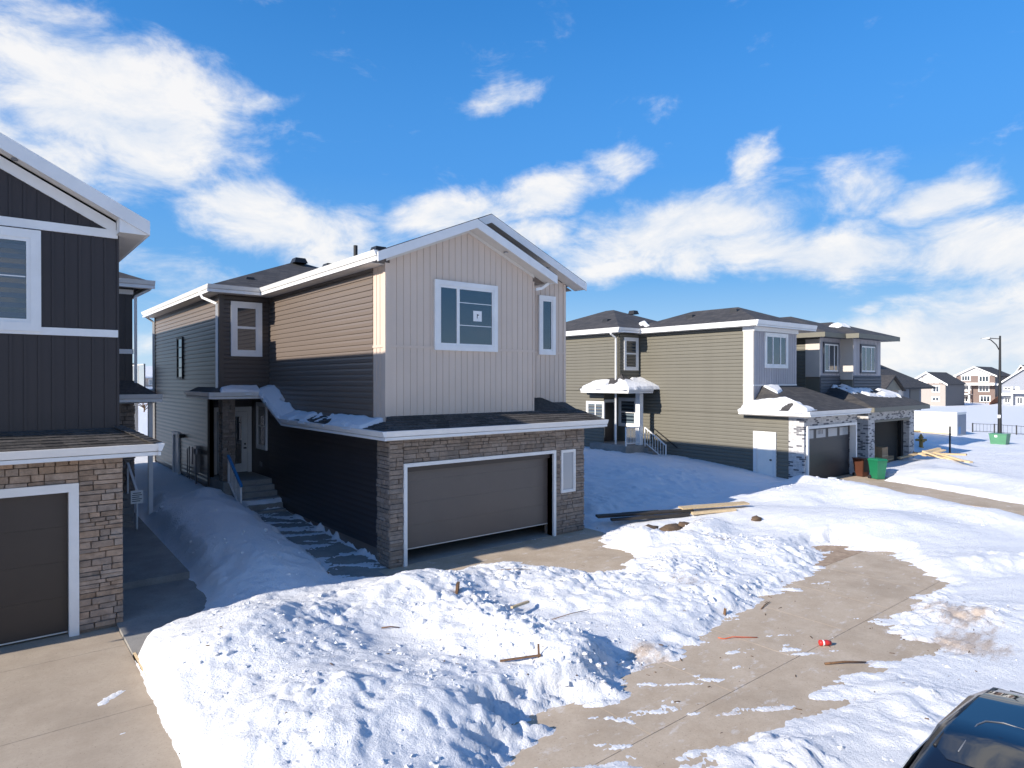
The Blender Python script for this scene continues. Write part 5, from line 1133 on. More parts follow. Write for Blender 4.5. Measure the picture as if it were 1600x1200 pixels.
# ------------------------------------------------------------------ the slate house with the open garage
def slate_house():
    H = thing('house', (38, 20, 0), 'slate blue house with speckled brick garage standing open', 'house')
    XL, XR, YG, YA, YBf = 35.0, 41.0, 14.4, 16.9, 16.2
    core = MB(); core.box(XL + 0.02, YA + 0.02, 3.0, 37.4, 30, 7.0); core.box(37.4, YBf + 0.02, 3.0, XR - 0.02, 30, 7.0); core.box(XL + 0.02, 20.5, -0.2, XR, 30, 3.2); core.box(XL + 0.02, 14.9, -0.2, XL + 0.1, 20.5, 3.2); core.box(XR - 0.1, 14.6, -0.2, XR, 20.5, 3.2); core.box(XL + 0.1, 14.6, 2.95, XR - 0.1, 20.5, 3.05)
    core.build('wall', 'siding_slate', H)
    inn = MB(); inn.box(XL + 0.11, 20.4, 0, XR - 0.11, 20.49, 2.94); inn.box(XR - 0.16, 14.7, 0, XR - 0.105, 20.4, 2.94); inn.build('garage_lining', 'interior', H); MB().box(XL + 0.1, 14.5, -0.1, XR - 0.1, 20.4, 0.04).build('garage_floor', 'concrete_grey', H)
    # sunlit side
    sw = MB().box(XL + 0.001, YA, 3.2, XL + 0.019, 24, 7.0).build('side_wall', 'siding_sage', H); siding(sw, 'S', XL, YA + 0.75, 24, 3.2, 7.0, 'siding_sage', 0.18, 0.042)
    MB().box(XL - 0.07, YA - 0.03, 4.75, XL + 0.03, YA + 0.75, 6.8).build('corner_return', 'panel_cream', H)
    for nm, x0, x1, y, low in (('bay_front', XL, 37.4, YA, 'siding_slate'), ('bay_front', 37.4, XR, YBf, 'siding_slate')):
        w = MB().box(x0 + 0.01, y + 0.001, 3.2, x1, y + 0.018, 6.95).build(nm, 'panel_grey', H)
        panels(w, 'F', y, x0 + 0.02, x1, 4.85, 6.8, 'panel_grey', step=0.45); siding(w, 'F', y, x0 + 0.02, x1, 3.2, 4.83, low, 0.17, 0.05)
    bs = MB().box(37.39, YBf, 3.2, 37.41, YA, 6.95).build('bay_side', 'panel_cream', H); siding(bs, 'S', 37.39, YBf, YA, 3.2, 4.6, 'siding_sage', 0.17, 0.042); MB().box(37.33, YBf, 4.6, 37.39, YA, 4.95).build('band', 'panel_cream', bs)
    window(H, 'F', YA, 35.35, 37.15, 4.95, 6.65, 0.10, tm='siding_slate', vbars=(35.98, 36.60), rail=0.07, bar=0.06); window(H, 'F', YBf, 38.25, 40.25, 4.95, 6.6, 0.10, tm='siding_slate', vbars=(38.9, 39.6), rail=0.07, bar=0.06)
    e = 7.12; y1 = 30.4
    def hp(x0, y0, x1, nm):
        hw = (x1 - x0) / 2; xm = (x0 + x1) / 2; z = e + 0.34 * hw
        roof(H, [[(x0, y0, e), (x1, y0, e), (xm, y0 + hw, z)], [(x1, y0, e), (x1, y1, e), (xm, y1, z), (xm, y0 + hw, z)], [(x0, y0, e), (xm, y0 + hw, z), (xm, y1, z), (x0, y1, e)]], thick=0.05, name=nm)
    hp(34.3, 16.3, 42.1, 'roof'); hp(36.7, 15.6, 42.1, 'bay_roof')
    ft = MB(); ft.box(34.28, 16.26, e - 0.26, 36.68, 16.3, e - 0.01); ft.box(36.66, 15.56, e - 0.26, 42.12, 15.6, e - 0.01); ft.box(34.26, 16.26, e - 0.26, 34.3, y1, e - 0.01); ft.box(36.64, 15.56, e - 0.26, 36.68, 16.3, e - 0.01); ft.build('fascia', 'siding_sage', H)
    so = MB(); so.box(34.3, 16.3, e - 0.25, 42.1, YA, e - 0.235); so.box(36.7, 15.6, e - 0.251, 42.1, 16.3, e - 0.236); so.box(34.3, YA, e - 0.252, XL, y1, e - 0.237); so.build('soffit', 'siding_slate', H)
    gs = MB(); gs.box(XL, YG, 0, XL + 0.75, 14.75, 2.95); gs.box(XL, 14.75, 0, XL + 0.1, 16.5, 2.95); gs.box(40.3, YG, 0, XR, 14.75, 2.95); gs.box(XL + 0.75, YG, 2.5, 40.3, 14.75, 2.95); gs.build('garage_front', 'brick_white', H)
    fr = frame('F', YG); c = MB(); c.fbox(fr, XL + 0.75, 2.38, -0.3, 40.3, 2.5, 0.02); c.build('door_casing', 'siding_sage', H); MB().fbox(fr, 40.0, 0.04, -0.5, 40.3, 2.4, -0.31).build('door_track', 'black_metal', H)
    ge = 3.2
    roof(H, [[(34.55, 13.95, ge), (41.9, 13.95, ge), (40.6, 16.4, ge + 0.95), (36.1, 16.4, ge + 0.95)], [(34.55, 13.95, ge), (36.1, 16.4, ge + 0.95), (36.1, 17.5, ge + 0.95), (34.55, 17.5, ge)], [(41.9, 13.95, ge), (41.9, 19, ge), (40.6, 19, ge + 0.95), (40.6, 16.4, ge + 0.95)]], thick=0.05, name='garage_roof')
    ft = MB(); ft.box(34.53, 13.91, ge - 0.24, 41.92, 13.95, ge - 0.01); ft.box(34.51, 13.91, ge - 0.24, 34.55, 17.4, ge - 0.01); ft.build('garage_fascia', 'siding_sage', H); MB().box(34.6, 13.95, ge - 0.24, 41.9, YG, ge - 0.225).build('skirt_soffit', 'siding_sage', H)
    hg = lambda x, y: ge + 0.02 + min(0.388 * max(0, y - 13.95), 0.61 * max(0, x - 34.55))
    snow_cap('roof_snow', 'snow patch beside the bay on the slate garage roof', [(36.0, 15.7), (37.2, 15.3), (39.6, 15.0), (40.6, 14.9), (41.2, 15.3), (40.4, 16.1), (38.4, 16.15), (37.35, 16.15), (37.3, 16.8), (36.1, 16.8)], hg, 16, 0.06, 0.11, 0.09, 0.36)
    snow_cap('roof_snow', 'small snow streak on the slate house upper roof', [(38.0, 17.3), (38.9, 17.0), (39.5, 17.5), (38.4, 18.0)], lambda x, y: e + 0.34 * min(max(0, y - 15.6), max(0, x - 36.7), max(0.0, 42.1 - x)), 17, 0.08, 0.16, 0.2)
    return H
slate_house()
for (x, y, w, d, h, lb) in ((37.7, 14.95, 0.75, 0.6, 0.95, 'tall brown cardboard box just inside the open garage'), (36.6, 15.3, 0.9, 0.8, 1.15, 'dark brown cardboard box at the left in the open garage'), (38.7, 15.0, 0.8, 0.5, 0.4, 'low cardboard box on the open garage floor')):
    t = thing('cardboard_box', (x, y, 0.04), lb, 'box', 'boxes in the open garage'); MB().box(x - w / 2, y - d / 2, 0.045, x + w / 2, y + d / 2, h).build('carton', 'card', t)
    MB().hexa([(x - w / 2, y - d / 2, h + 0.002), (x + w / 2, y - d / 2, h + 0.002), (x + w / 2, y - 0.01, h + 0.002), (x - w / 2, y - 0.01, h + 0.002), (x - w / 2, y - d / 2, h + 0.01), (x + w / 2, y - d / 2, h + 0.01), (x + w / 2, y - 0.01, h + 0.03), (x - w / 2, y - 0.01, h + 0.03)]).build('flap', 'card', t)
    MB().box(x - w / 2 - 0.002, y - d / 2 - 0.004, h * 0.5, x + w / 2, y - d / 2 - 0.001, h * 0.5 + 0.06).build('tape', 'lumber', t)

# ------------------------------------------------------------------ far houses
def bungalow():
    H = thing('bungalow', (82, 34, 0.5), 'grey bungalow with big dark roof and snowy porch gable behind the slate house', 'house')
    z0 = 0.2
    MB().box(73.0, 30.5, z0, 89, 41, 3.75).build('wall', 'house_steel', H)
    fr = frame('F', 30.5); MB().fbox(fr, 85.4, 1.0, 0, 88.3, 3.5, 0.06).build('garage_door', 'door_charcoal', H)
    MB().fbox(fr, 80.9, 0.8, 0, 83.4, 3.4, 0.05).build('window', 'glass', H)
    e = 3.75; roof(H, [[(71, 29.7, e), (91.4, 29.7, e), (84, 35.7, 7.6), (77.0, 35.7, 7.6)], [(91.4, 29.7, e), (91.4, 41.7, e), (84, 35.7, 7.6)], [(71, 29.7, e), (77, 35.7, 7.6), (71, 41.7, e)], [(71, 41.7, e), (77, 35.7, 7.6), (84, 35.7, 7.6), (91.4, 41.7, e)]], m='roof_shingle', thick=0.2)
    MB().box(81.6, 33.2, 6.0, 83.8, 35.4, 7.0).build('dormer', 'house_steel', H); MB().box(79.0, 35.0, 7.3, 79.9, 36, 8.3).build('chimney', 'door_charcoal', H)
    pg = MB(); pg.prism([(73.6, 28.8, 3.5), (78.4, 28.8, 3.5), (76.0, 28.8, 4.9)], (0, 2, 0)); G = pg.build('porch_gable', 'siding_sage', H)
    roof(H, [[(73.2, 28.5, 3.55), (76.0, 28.5, 5.15), (76.0, 33, 5.15), (73.2, 33, 3.55)], [(76.0, 28.5, 5.15), (78.8, 28.5, 3.55), (78.8, 33, 3.55), (76.0, 33, 5.15)]], m='roof_shingle', thick=0.16, name='porch_roof')
    MB().box(77.6, 28.8, z0, 78.4, 29.5, 3.5).build('porch_post', 'panel_cream', H); MB().box(73.6, 28.8, z0, 74.3, 29.5, 3.5).build('porch_post', 'panel_cream', H)
    hb = lambda x, y: 3.8 + 0.64 * min(max(0, y - 29.7), max(0.0, (x - 71)))
    snow_cap('roof_snow', 'wide snow sheet on the left slope of the bungalow roof', [(73.5, 30.0), (75.6, 30.0), (79.5, 33.2), (78.0, 35.4), (76.8, 35.4), (73.6, 31.5)], hb, 18, 0.25, 0.25, 0.5)
bungalow()

def far_house(label, X, y0, y1, zb, ze, apex, depth, wm, gm, wins, roofm='roof_shingle', extra=(), snowy=False, roof_over=0.7, shadem='siding_slate'):
    """gable facing the viewer along -x; wins are (y0, y1, z0, z1)"""
    H = thing('house', (X + depth / 2, (y0 + y1) / 2, zb), label, 'house', 'houses beyond the snowy field')
    MB().box(X, y0, zb - 1.0, X + depth, y1, ze).build('wall', wm, H)
    MB().box(X + 0.05, y0 - 0.06, zb - 1, X + depth, y0 - 0.005, ze).build('side_wall', shadem, H)  # dark sheet over the side away from the sun, shade put into its colour
    MB().prism([(X - 0.03, y0, ze), (X - 0.03, y1, ze), (X - 0.03, apex[0], apex[1])], (0.5, 0, 0)).build('gable', gm, H)
    s0, s1 = y0 - roof_over, y1 + roof_over; k0 = (apex[1] - ze) / (apex[0] - y0); k1 = (apex[1] - ze) / (y1 - apex[0]); t = 0.3
    r_ = roof(H, [[(X - 0.7, s0, ze - k0 * roof_over + t), (X - 0.7, apex[0], apex[1] + t), (X + depth, apex[0], apex[1] + t), (X + depth, s0, ze - k0 * roof_over + t)], [(X - 0.7, apex[0], apex[1] + t), (X - 0.7, s1, ze - k1 * roof_over + t), (X + depth, s1, ze - k1 * roof_over + t), (X + depth, apex[0], apex[1] + t)]], m=roofm, thick=0.12)
    rb = MB()
    for a, za, b, zb2 in ((s0, ze - k0 * roof_over + t, apex[0], apex[1] + t), (apex[0], apex[1] + t, s1, ze - k1 * roof_over + t)):
        rb.hexa([(X - 0.78, a, za - 0.4), (X - 0.7, a, za - 0.4), (X - 0.7, b, zb2 - 0.4), (X - 0.78, b, zb2 - 0.4), (X - 0.78, a, za + 0.06), (X - 0.7, a, za + 0.06), (X - 0.7, b, zb2 + 0.06), (X - 0.78, b, zb2 + 0.06)])
    rb.build('rake_board', 'white_trim', r_)
    for a, b, c, d in wins:
        f = frame('S', X); w = MB().fbox(f, a, c, 0, b, d, 0.12).build('window', 'white_wall', H); n = 3 if b - a > 2.2 else 2; q_ = 0.22
        for k in range(n):
            wv = (b - a - 2 * q_) / n; MB().fbox(f, a + q_ + k * wv + 0.08, c + q_, 0.121, a + q_ + (k + 1) * wv - 0.08, d - q_, 0.13).build('pane', 'glass', w)
    for nm, mt_, bx in extra: MB().box(*bx).build(nm, mt_, H)
    return H
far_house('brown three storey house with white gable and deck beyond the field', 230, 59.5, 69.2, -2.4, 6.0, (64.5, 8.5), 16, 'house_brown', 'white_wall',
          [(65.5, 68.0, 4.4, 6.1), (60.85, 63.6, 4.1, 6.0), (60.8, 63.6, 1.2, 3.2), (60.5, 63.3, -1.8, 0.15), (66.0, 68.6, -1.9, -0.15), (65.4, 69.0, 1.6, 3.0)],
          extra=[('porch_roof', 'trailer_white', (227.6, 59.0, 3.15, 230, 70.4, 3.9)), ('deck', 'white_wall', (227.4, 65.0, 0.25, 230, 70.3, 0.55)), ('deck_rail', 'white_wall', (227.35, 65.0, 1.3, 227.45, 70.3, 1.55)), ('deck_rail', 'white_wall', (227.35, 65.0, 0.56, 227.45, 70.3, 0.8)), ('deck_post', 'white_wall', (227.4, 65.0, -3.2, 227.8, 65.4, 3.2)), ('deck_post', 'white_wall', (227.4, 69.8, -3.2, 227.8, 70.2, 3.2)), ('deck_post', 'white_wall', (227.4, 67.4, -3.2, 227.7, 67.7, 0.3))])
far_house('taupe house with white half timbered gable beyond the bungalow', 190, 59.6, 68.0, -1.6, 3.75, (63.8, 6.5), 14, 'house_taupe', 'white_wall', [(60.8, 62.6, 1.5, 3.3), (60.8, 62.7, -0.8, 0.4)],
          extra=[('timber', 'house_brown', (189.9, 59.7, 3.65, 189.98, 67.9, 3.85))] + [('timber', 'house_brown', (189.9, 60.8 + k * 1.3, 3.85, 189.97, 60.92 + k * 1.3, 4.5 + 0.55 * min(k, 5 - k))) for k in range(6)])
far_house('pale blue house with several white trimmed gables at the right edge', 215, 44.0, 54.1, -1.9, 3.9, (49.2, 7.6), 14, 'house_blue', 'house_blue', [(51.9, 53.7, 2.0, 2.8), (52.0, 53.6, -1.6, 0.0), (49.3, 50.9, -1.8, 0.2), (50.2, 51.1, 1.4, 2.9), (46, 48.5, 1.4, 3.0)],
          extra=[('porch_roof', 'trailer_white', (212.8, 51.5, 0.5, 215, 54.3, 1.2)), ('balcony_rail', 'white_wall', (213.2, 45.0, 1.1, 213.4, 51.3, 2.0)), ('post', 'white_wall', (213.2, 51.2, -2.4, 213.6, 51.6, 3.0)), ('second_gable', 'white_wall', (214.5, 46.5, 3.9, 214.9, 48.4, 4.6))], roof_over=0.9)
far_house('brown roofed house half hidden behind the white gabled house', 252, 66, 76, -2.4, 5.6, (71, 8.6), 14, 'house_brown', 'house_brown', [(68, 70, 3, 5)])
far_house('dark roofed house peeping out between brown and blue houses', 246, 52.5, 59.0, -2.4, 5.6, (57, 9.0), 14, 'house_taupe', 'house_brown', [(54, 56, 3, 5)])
# the row seen through the gap at the left
for k, (x, wm, lb) in enumerate(((20.0, 'house_cream', 'cream row house with snowy roof seen through the gap, left one'), (26.2, 'house_taupe', 'taupe row house with snowy roof seen through the gap, right one'))):
    H = thing('row_house', (x + 3, 144, 0.6), lb, 'house', 'row houses seen through the gap')
    MB().box(x, 140, -0.5, x + 6.1, 150, 5.4).build('wall', wm, H)
    roof(H, [[(x - 0.2, 139.2, 5.3), (x + 6.3, 139.2, 5.3), (x + 6.3, 145, 7.4), (x - 0.2, 145, 7.4)], [(x - 0.2, 145, 7.4), (x + 6.3, 145, 7.4), (x + 6.3, 151, 5.3), (x - 0.2, 151, 5.3)]], m='snow', thick=0.3)
    MB().box(x - 0.2, 138.6, 3.0, x + 6.3, 140, 3.4).build('porch_roof', 'snow', H)
    for j in range(3):
        w = MB().fbox(frame('F', 140), x + 0.6 + j * 1.9, 3.7, 0, x + 1.8 + j * 1.9, 4.9, 0.1).build('window', 'white_wall', H); MB().fbox(frame('F', 140), x + 0.75 + j * 1.9, 3.85, 0.1, x + 1.65 + j * 1.9, 4.75, 0.12).build('pane', 'glass_pale', w)
    MB().box(x + 2, 144.5, 7.2, x + 3.2, 145.6, 7.9).build('chimney', 'door_charcoal', H)
# ------------------------------------------------------------------ street things
def wheelie_bin(x, y, z, m, label, rot, lid_open=False, tilt=0.0):
    T = thing('wheelie_bin', (x, y, z), label, 'bin', 'wheelie bins by the driveway')
    c, s = math.cos(R(rot)), math.sin(R(rot))
    k_ = 0.88
    def P(a, b, h): return (x + (c * a - s * b) * k_, y + (s * a + c * b) * k_, z + h * k_)
    def box8(a0, b0, a1, b1, h0, t0, t1, u0, u1, h1): return [P(a0, b0, h0), P(a1, b0, h0), P(a1, b1, h0), P(a0, b1, h0), P(t0, u0, h1), P(t1, u0, h1), P(t1, u1, h1), P(t0, u1, h1)]
    MB().hexa(box8(-0.22, -0.25, 0.22, 0.22, 0.04, -0.29, 0.29, -0.35, 0.33, 0.96)).build('body', m, T)
    MB().hexa(box8(-0.30, -0.37, 0.30, 0.34, 0.955, -0.31, 0.31, -0.38, 0.35, 1.0)).build('rim', m, T)
    if lid_open: MB().hexa(box8(-0.29, -0.40, 0.29, -0.385, 0.30, -0.29, 0.29, -0.44, -0.405, 1.0)).build('lid', 'black_metal', T)
    else: MB().hexa(box8(-0.31, -0.39, 0.31, 0.36, 1.002, -0.26, 0.26, -0.33, 0.32, 1.09)).build('lid', m, T)
    MB().tube([P(-0.25, 0.40, 0.98), P(0.25, 0.40, 0.98)], 0.018).build('handle', m, T)
    f = MB()
    for h in (0.50, 0.66): f.hexa(box8(-0.15, -0.318 + (0.62 - h) * 0.1, 0.15, -0.29, h, -0.15, 0.15, -0.318 + (0.62 - h) * 0.1, -0.29, h + 0.03))
    f.build('grip_bar', m, T)
    for a in (-0.25, 0.25): MB().tube([P(a - 0.03, 0.26, 0.1), P(a + 0.03, 0.26, 0.1)], 0.1, 14).build('wheel', 'tyre', T)
wheelie_bin(32.05, 12.78, 0.0, 'bin_green', 'green wheelie bin with closed lid beside the speckled garage', -28)
wheelie_bin(32.35, 13.6, 0.0, 'bin_brown', 'brown wheelie bin with its black lid hanging open', -20, lid_open=True)

def hydrant(x, y):
    z = ground_z(x, y) - 0.05; T = thing('fire_hydrant', (x, y, z), 'yellow fire hydrant in the shaded snow by the trailer', 'hydrant')
    MB().lathe((x, y, z), [(0.16, 0), (0.16, 0.06), (0.11, 0.08), (0.11, 0.62), (0.15, 0.64), (0.15, 0.68), (0.11, 0.72), (0.07, 0.82), (0.04, 0.84), (0.04, 0.90)], 16).build('barrel', 'hydrant', T)
    MB().tube([(x - 0.26, y + 0.21, z + 0.5), (x + 0.26, y - 0.21, z + 0.5)], 0.07, 12).build('nozzle', 'hydrant', T); MB().tube([(x, y, z + 0.45), (x - 0.16, y - 0.2, z + 0.45)], 0.09, 12).build('pumper_nozzle', 'hydrant', T)
hydrant(46.1, 15.8)
z = ground_z(45.1, 13.9); T = thing('marker_post', (45.1, 13.9, z), 'thin black marker post standing in snow before the trailer', 'post'); MB().box(45.06, 13.86, z - 0.2, 45.14, 13.94, z + 1.62).build('post', 'black_metal', T); MB().box(45.05, 13.85, z + 1.62, 45.15, 13.95, z + 1.66).build('cap', 'black_metal', T)

def trailer():
    T = thing('cargo_trailer', (58, 20, 0), 'white box trailer parked beyond the slate garage', 'trailer')
    x0, x1, y0, y1, z0, z1 = 56.9, 59.0, 17.1, 24.5, 0.30, 2.13
    MB().box(x0, y0, z0, x1, y1, z1).build('box_body', 'trailer_white', T); MB().box(x0 - 0.015, y0 - 0.02, z1 - 0.1, x1 + 0.015, y1, z1 + 0.02).build('top_rail', 'trailer_white', T)
    MB().box(x0 + 0.02, y0 - 0.05, z0 - 0.18, x1 - 0.02, y1 + 0.2, z0 - 0.005).build('chassis', 'black_metal', T)
    d = MB(); d.box(x0 + 0.12, y0 - 0.035, z0 + 0.15, x1 - 0.12, y0 - 0.003, z1 - 0.18); d.build('rear_door', 'house_blue', T)
    MB().box(x0 + 0.3, y0 - 0.05, z0 + 0.2, x0 + 0.75, y0 - 0.036, z0 + 0.75).build('door_patch', 'blue_wrap', T)
    for y in (20.4, 21.3):
        for x in (x0 + 0.1, x1 - 0.1):
            w = MB().tube([(x - 0.12, y, 0.3), (x + 0.12, y, 0.3)], 0.3, 18).build('wheel', 'tyre', T); MB().tube([(x - 0.13, y, 0.33), (x + 0.13, y, 0.33)], 0.17, 12).build('rim', 'grey_metal', w)
    MB().beam((57.9, y1, z0 - 0.1), (57.9, y1 + 1.4, z0 - 0.1), 0.12, 0.12).build('drawbar', 'black_metal', T)
trailer()
# scrap timber lying under the trailer
pr = random.Random(3)
for k, (x, y, ln, a, lb) in enumerate(((56.2, 18.5, 2.6, 84, 'pale plank in the snow beneath the trailer, nearest its rear'), (56.0, 20.4, 2.2, 97, 'pale plank in the snow beneath the trailer, middle one'), (56.3, 22.3, 2.4, 88, 'pale plank in the snow beneath the trailer, farthest from its rear'))):
    zz = ground_z(x, y) + 0.06; c, s = math.cos(R(a)) * ln / 2, math.sin(R(a)) * ln / 2
    tag(MB().beam((x - c, y - s, zz), (x + c, y + s, zz + 0.06), 0.24, 0.09).build('plank', 'lumber', None), lb, 'plank', 'planks by the trailer')
# timber heap on the far driveway
for (p, q_, w, h, lb) in (((39.8, 13.95, 0.25), (38.55, 10.95, 0.12), 0.24, 0.09, 'long pale beam of the timber heap pointing to the street'), ((39.95, 13.8, 0.33), (40.1, 11.6, 0.42), 0.22, 0.09, 'pale plank across the top of the timber heap'), ((39.1, 13.3, 0.48), (38.9, 12.1, 0.12), 0.20, 0.07, 'short bright board leaning on the timber heap'),
                           ((41.2, 13.2, 0.62), (38.6, 14.3, 0.18), 0.2, 0.09, 'brown weathered plank under the timber heap'), ((40.6, 12.8, 0.55), (39.2, 13.3, 0.30), 0.26, 0.06, 'wide thin board lying on the timber heap'), ((39.5, 12.9, 0.34), (38.3, 11.3, 0.16), 0.10, 0.09, 'narrow batten beside the long beam of the timber heap')):
    gz = max(ground_z((p[0] + q_[0]) / 2, (p[1] + q_[1]) / 2), 0.0)
    tag(MB().beam((p[0], p[1], p[2] + gz * 0.8), (q_[0], q_[1], q_[2] + gz * 0.8), w, h).build('plank', 'lumber', None), lb, 'plank', 'timber heap on the far driveway')
# green transformer box
z = ground_z(54.0, 13.7) - 0.05; T = thing('utility_box', (54.0, 13.7, z), 'green metal utility box at the foot of the street lamp', 'utility box')
MB().hexa([(53.75, 13.3, z), (54.6, 13.3, z), (54.6, 14.15, z), (53.75, 14.15, z), (53.68, 13.22, z + 0.7), (54.6, 13.22, z + 0.7), (54.6, 14.22, z + 0.7), (53.68, 14.22, z + 0.7)]).build('cabinet', 'box_green', T)
MB().box(53.65, 13.2, z + 0.701, 54.64, 14.25, z + 0.75).build('lid', 'box_green', T); MB().box(53.67, 13.75, z + 0.52, 53.70, 13.9, z + 0.66).build('label_plate', 'paper', T)
# street lamp
z = ground_z(63.5, 16.1) - 0.1; T = thing('street_lamp', (63.5, 16.1, z), 'tall dark street lamp with one short curved arm', 'street lamp')
MB().tube([(63.5, 16.1, z), (63.5, 16.1, 3.0), (63.5, 16.1, 8.15)], [0.16, 0.12, 0.07], 12).build('pole', 'black_metal', T)
MB().tube([(63.5, 16.1, 6.9), (63.45, 16.35, 7.45), (63.4, 16.7, 7.85), (63.4, 16.95, 7.95)], 0.04, 8).build('brace', 'black_metal', T); MB().tube([(63.5, 16.1, 7.9), (63.4, 16.9, 8.0)], 0.035, 8).build('arm', 'black_metal', T)
MB().hexa([(63.28, 16.75, 7.93), (63.52, 16.75, 7.93), (63.52, 17.35, 7.97), (63.28, 17.35, 7.97), (63.3, 16.75, 8.05), (63.5, 16.75, 8.05), (63.48, 17.35, 8.01), (63.32, 17.35, 8.01)]).build('lamp_head', 'grey_metal', T); MB().box(63.3, 16.0, 1.55, 63.33, 16.2, 1.8).build('label_plate', 'paper', T)
# wire fence by the pond
T = thing('metal_fence', (80, 18.9, -1.3), 'low black metal picket fence along the pond edge', 'fence')
pts = [(78.9, 22.3), (79.5, 20.6), (80.0, 18.9), (80.5, 17.2), (81.0, 15.4), (81.5, 13.6)]
for (ax, ay), (bx, by) in zip(pts, pts[1:]):
    za, zb = ground_z(ax, ay), ground_z(bx, by)
    MB().box(ax - 0.05, ay - 0.05, za - 0.2, ax + 0.05, ay + 0.05, za + 0.95).build('post', 'black_metal', T)
    for h in (0.12, 0.88): MB().beam((ax, ay, za + h), (bx, by, zb + h), 0.03, 0.04).build('rail', 'black_metal', T)
    n = int(math.hypot(bx - ax, by - ay) / 0.3)
    for k in range(1, n):
        t = k / n; MB().beam((ax + (bx - ax) * t, ay + (by - ay) * t, za + (zb - za) * t + 0.1), (ax + (bx - ax) * t, ay + (by - ay) * t, za + (zb - za) * t + 0.9), 0.02, 0.02).build('picket', 'black_metal', T)
# far wooden fences
for (ax, ay, az, bx, by, bz, lb) in ((205, 65.8, -3.9, 230, 70.4, -1.6, 'rust brown board fence running down left of the brown house'), (212, 56.0, -3.3, 232, 58.6, -1.4, 'rust brown board fence running down right of the brown house')):
    T = thing('board_fence', (ax, ay, az), lb, 'fence', 'board fences on the far slope'); n = 10
    for k in range(n):
        t0, t1 = k / n, (k + 0.97) / n; p, q_ = Vector((ax, ay, az)).lerp(Vector((bx, by, bz)), t0), Vector((ax, ay, az)).lerp(Vector((bx, by, bz)), t1)
        MB().hexa([p, q_, q_ + Vector((0, 0.1, 0)), p + Vector((0, 0.1, 0)), p + Vector((0, 0, 1.9)), q_ + Vector((0, 0, 1.9)), q_ + Vector((0, 0.1, 1.9)), p + Vector((0, 0.1, 1.9))]).build('fence_panel', 'wood_fence', T)
T = thing('wire_fence', (226, 62, -2.9), 'thin dark wire fence behind the far back yards', 'fence')
for k in range(9): MB().box(222, 50 + k * 3.2, -3.6, 222.1, 50.1 + k * 3.2, -1.7).build('post', 'black_metal', T)
for h in (-1.75, -2.4): MB().box(222.02, 50, h, 222.06, 75.7, h + 0.05).build('rail', 'black_metal', T)

# ------------------------------------------------------------------ near debris
for (p, q_, m, w, h, lb) in (((14.55, 13.85, 0.40), (17.25, 12.32, 0.50), 'lumber_dark', 0.30, 0.06, 'long blackened plank running out from the garage corner'), ((14.75, 13.45, 0.34), (16.9, 12.2, 0.42), 'lumber_dark', 0.16, 0.07, 'narrow blackened board in front of the long dark plank'), ((15.6, 13.75, 0.36), (16.6, 13.1, 0.42), 'lumber_dark', 0.2, 0.05, 'short dark board behind the long dark plank'),
                               ((16.95, 12.55, 0.56), (18.95, 11.48, 0.64), 'lumber', 0.34, 0.05, 'pale plywood strip in full sun at the end of the dark planks'), ((16.95, 12.12, 0.46), (18.25, 11.45, 0.52), 'lumber', 0.14, 0.07, 'narrow pale board lying before the plywood strip')):
    tag(MB().beam(p, q_, w, h).build('plank', m, None), lb, 'plank', 'planks by the garage corner')
def stick(p, q_, r, m, lb, name='stick', w=None):
    p = Vector((p[0], p[1], ground_z(p[0], p[1]) + p[2])); q_ = Vector((q_[0], q_[1], ground_z(q_[0], q_[1]) + q_[2])); mid = (p + q_) / 2 + Vector((0.01, 0.015, 0.01))
    if w: o = MB().beam(p, q_, w, r).build(name, m, None)
    else: o = MB().tube([p, mid, q_], [r, r * 0.9, r * 0.6], 6).build(name, m, None, True)
    return tag(o, lb, 'wood scrap', 'wood scraps in the snow')
stick((6.02, 7.72, 0.02), (6.45, 7.28, 0.03), 0.018, 'bark', 'reddish lath lying flat in the snow heap', w=0.04)
stick((6.43, 7.30, -0.05), (6.47, 7.36, 0.17), 0.016, 'bark', 'thin reddish stick standing upright from the snow', w=0.03)
stick((7.20, 10.62, -0.12), (7.22, 10.60, 0.20), 0.05, 'bark', 'short brown board end sticking up from the snow heap', w=0.16)
stick((7.62, 9.42, 0.06), (8.2, 9.62, 0.13), 0.04, 'lumber', 'pale lath poking from the heap edge', w=0.05)
stick((8.1, 8.85, 0.02), (9.0, 8.75, 0.03), 0.008, 'bark', 'thin wire like twig on the smooth snow')
stick((10.45, 4.95, 0.02), (11.0, 4.55, 0.03), 0.018, 'bark', 'crooked dark branch on the bare sidewalk')
stick((11.1, 7.2, -0.05), (11.14, 7.2, 0.13), 0.022, 'bark', 'stub of a stake casting a blue shadow beside the sidewalk', w=0.05)
stick((8.9, 11.5, 0.01), (9.6, 11.2, 0.03), 0.01, 'bark', 'brown twig before the garage door')
stick((12.0, 6.95, 0.01), (12.5, 7.05, 0.02), 0.012, 'bark', 'dark twig at the snow edge by the sidewalk')
stick((5.35, 10.2, 0.01), (5.62, 10.05, 0.02), 0.012, 'bark', 'small dark twig on the left snow heap')
# orange wire
zz = ground_z(10.2, 6.5) + 0.012
tag(MB().tube([(10.02, 6.62, zz + 0.02), (10.1, 6.55, zz), (10.25, 6.48, zz + 0.02), (10.42, 6.36, zz + 0.01), (10.62, 6.22, zz)], 0.008, 6).build('wire', 'orange_wire', None, True), 'loop of orange wire on the bare sidewalk', 'wire')
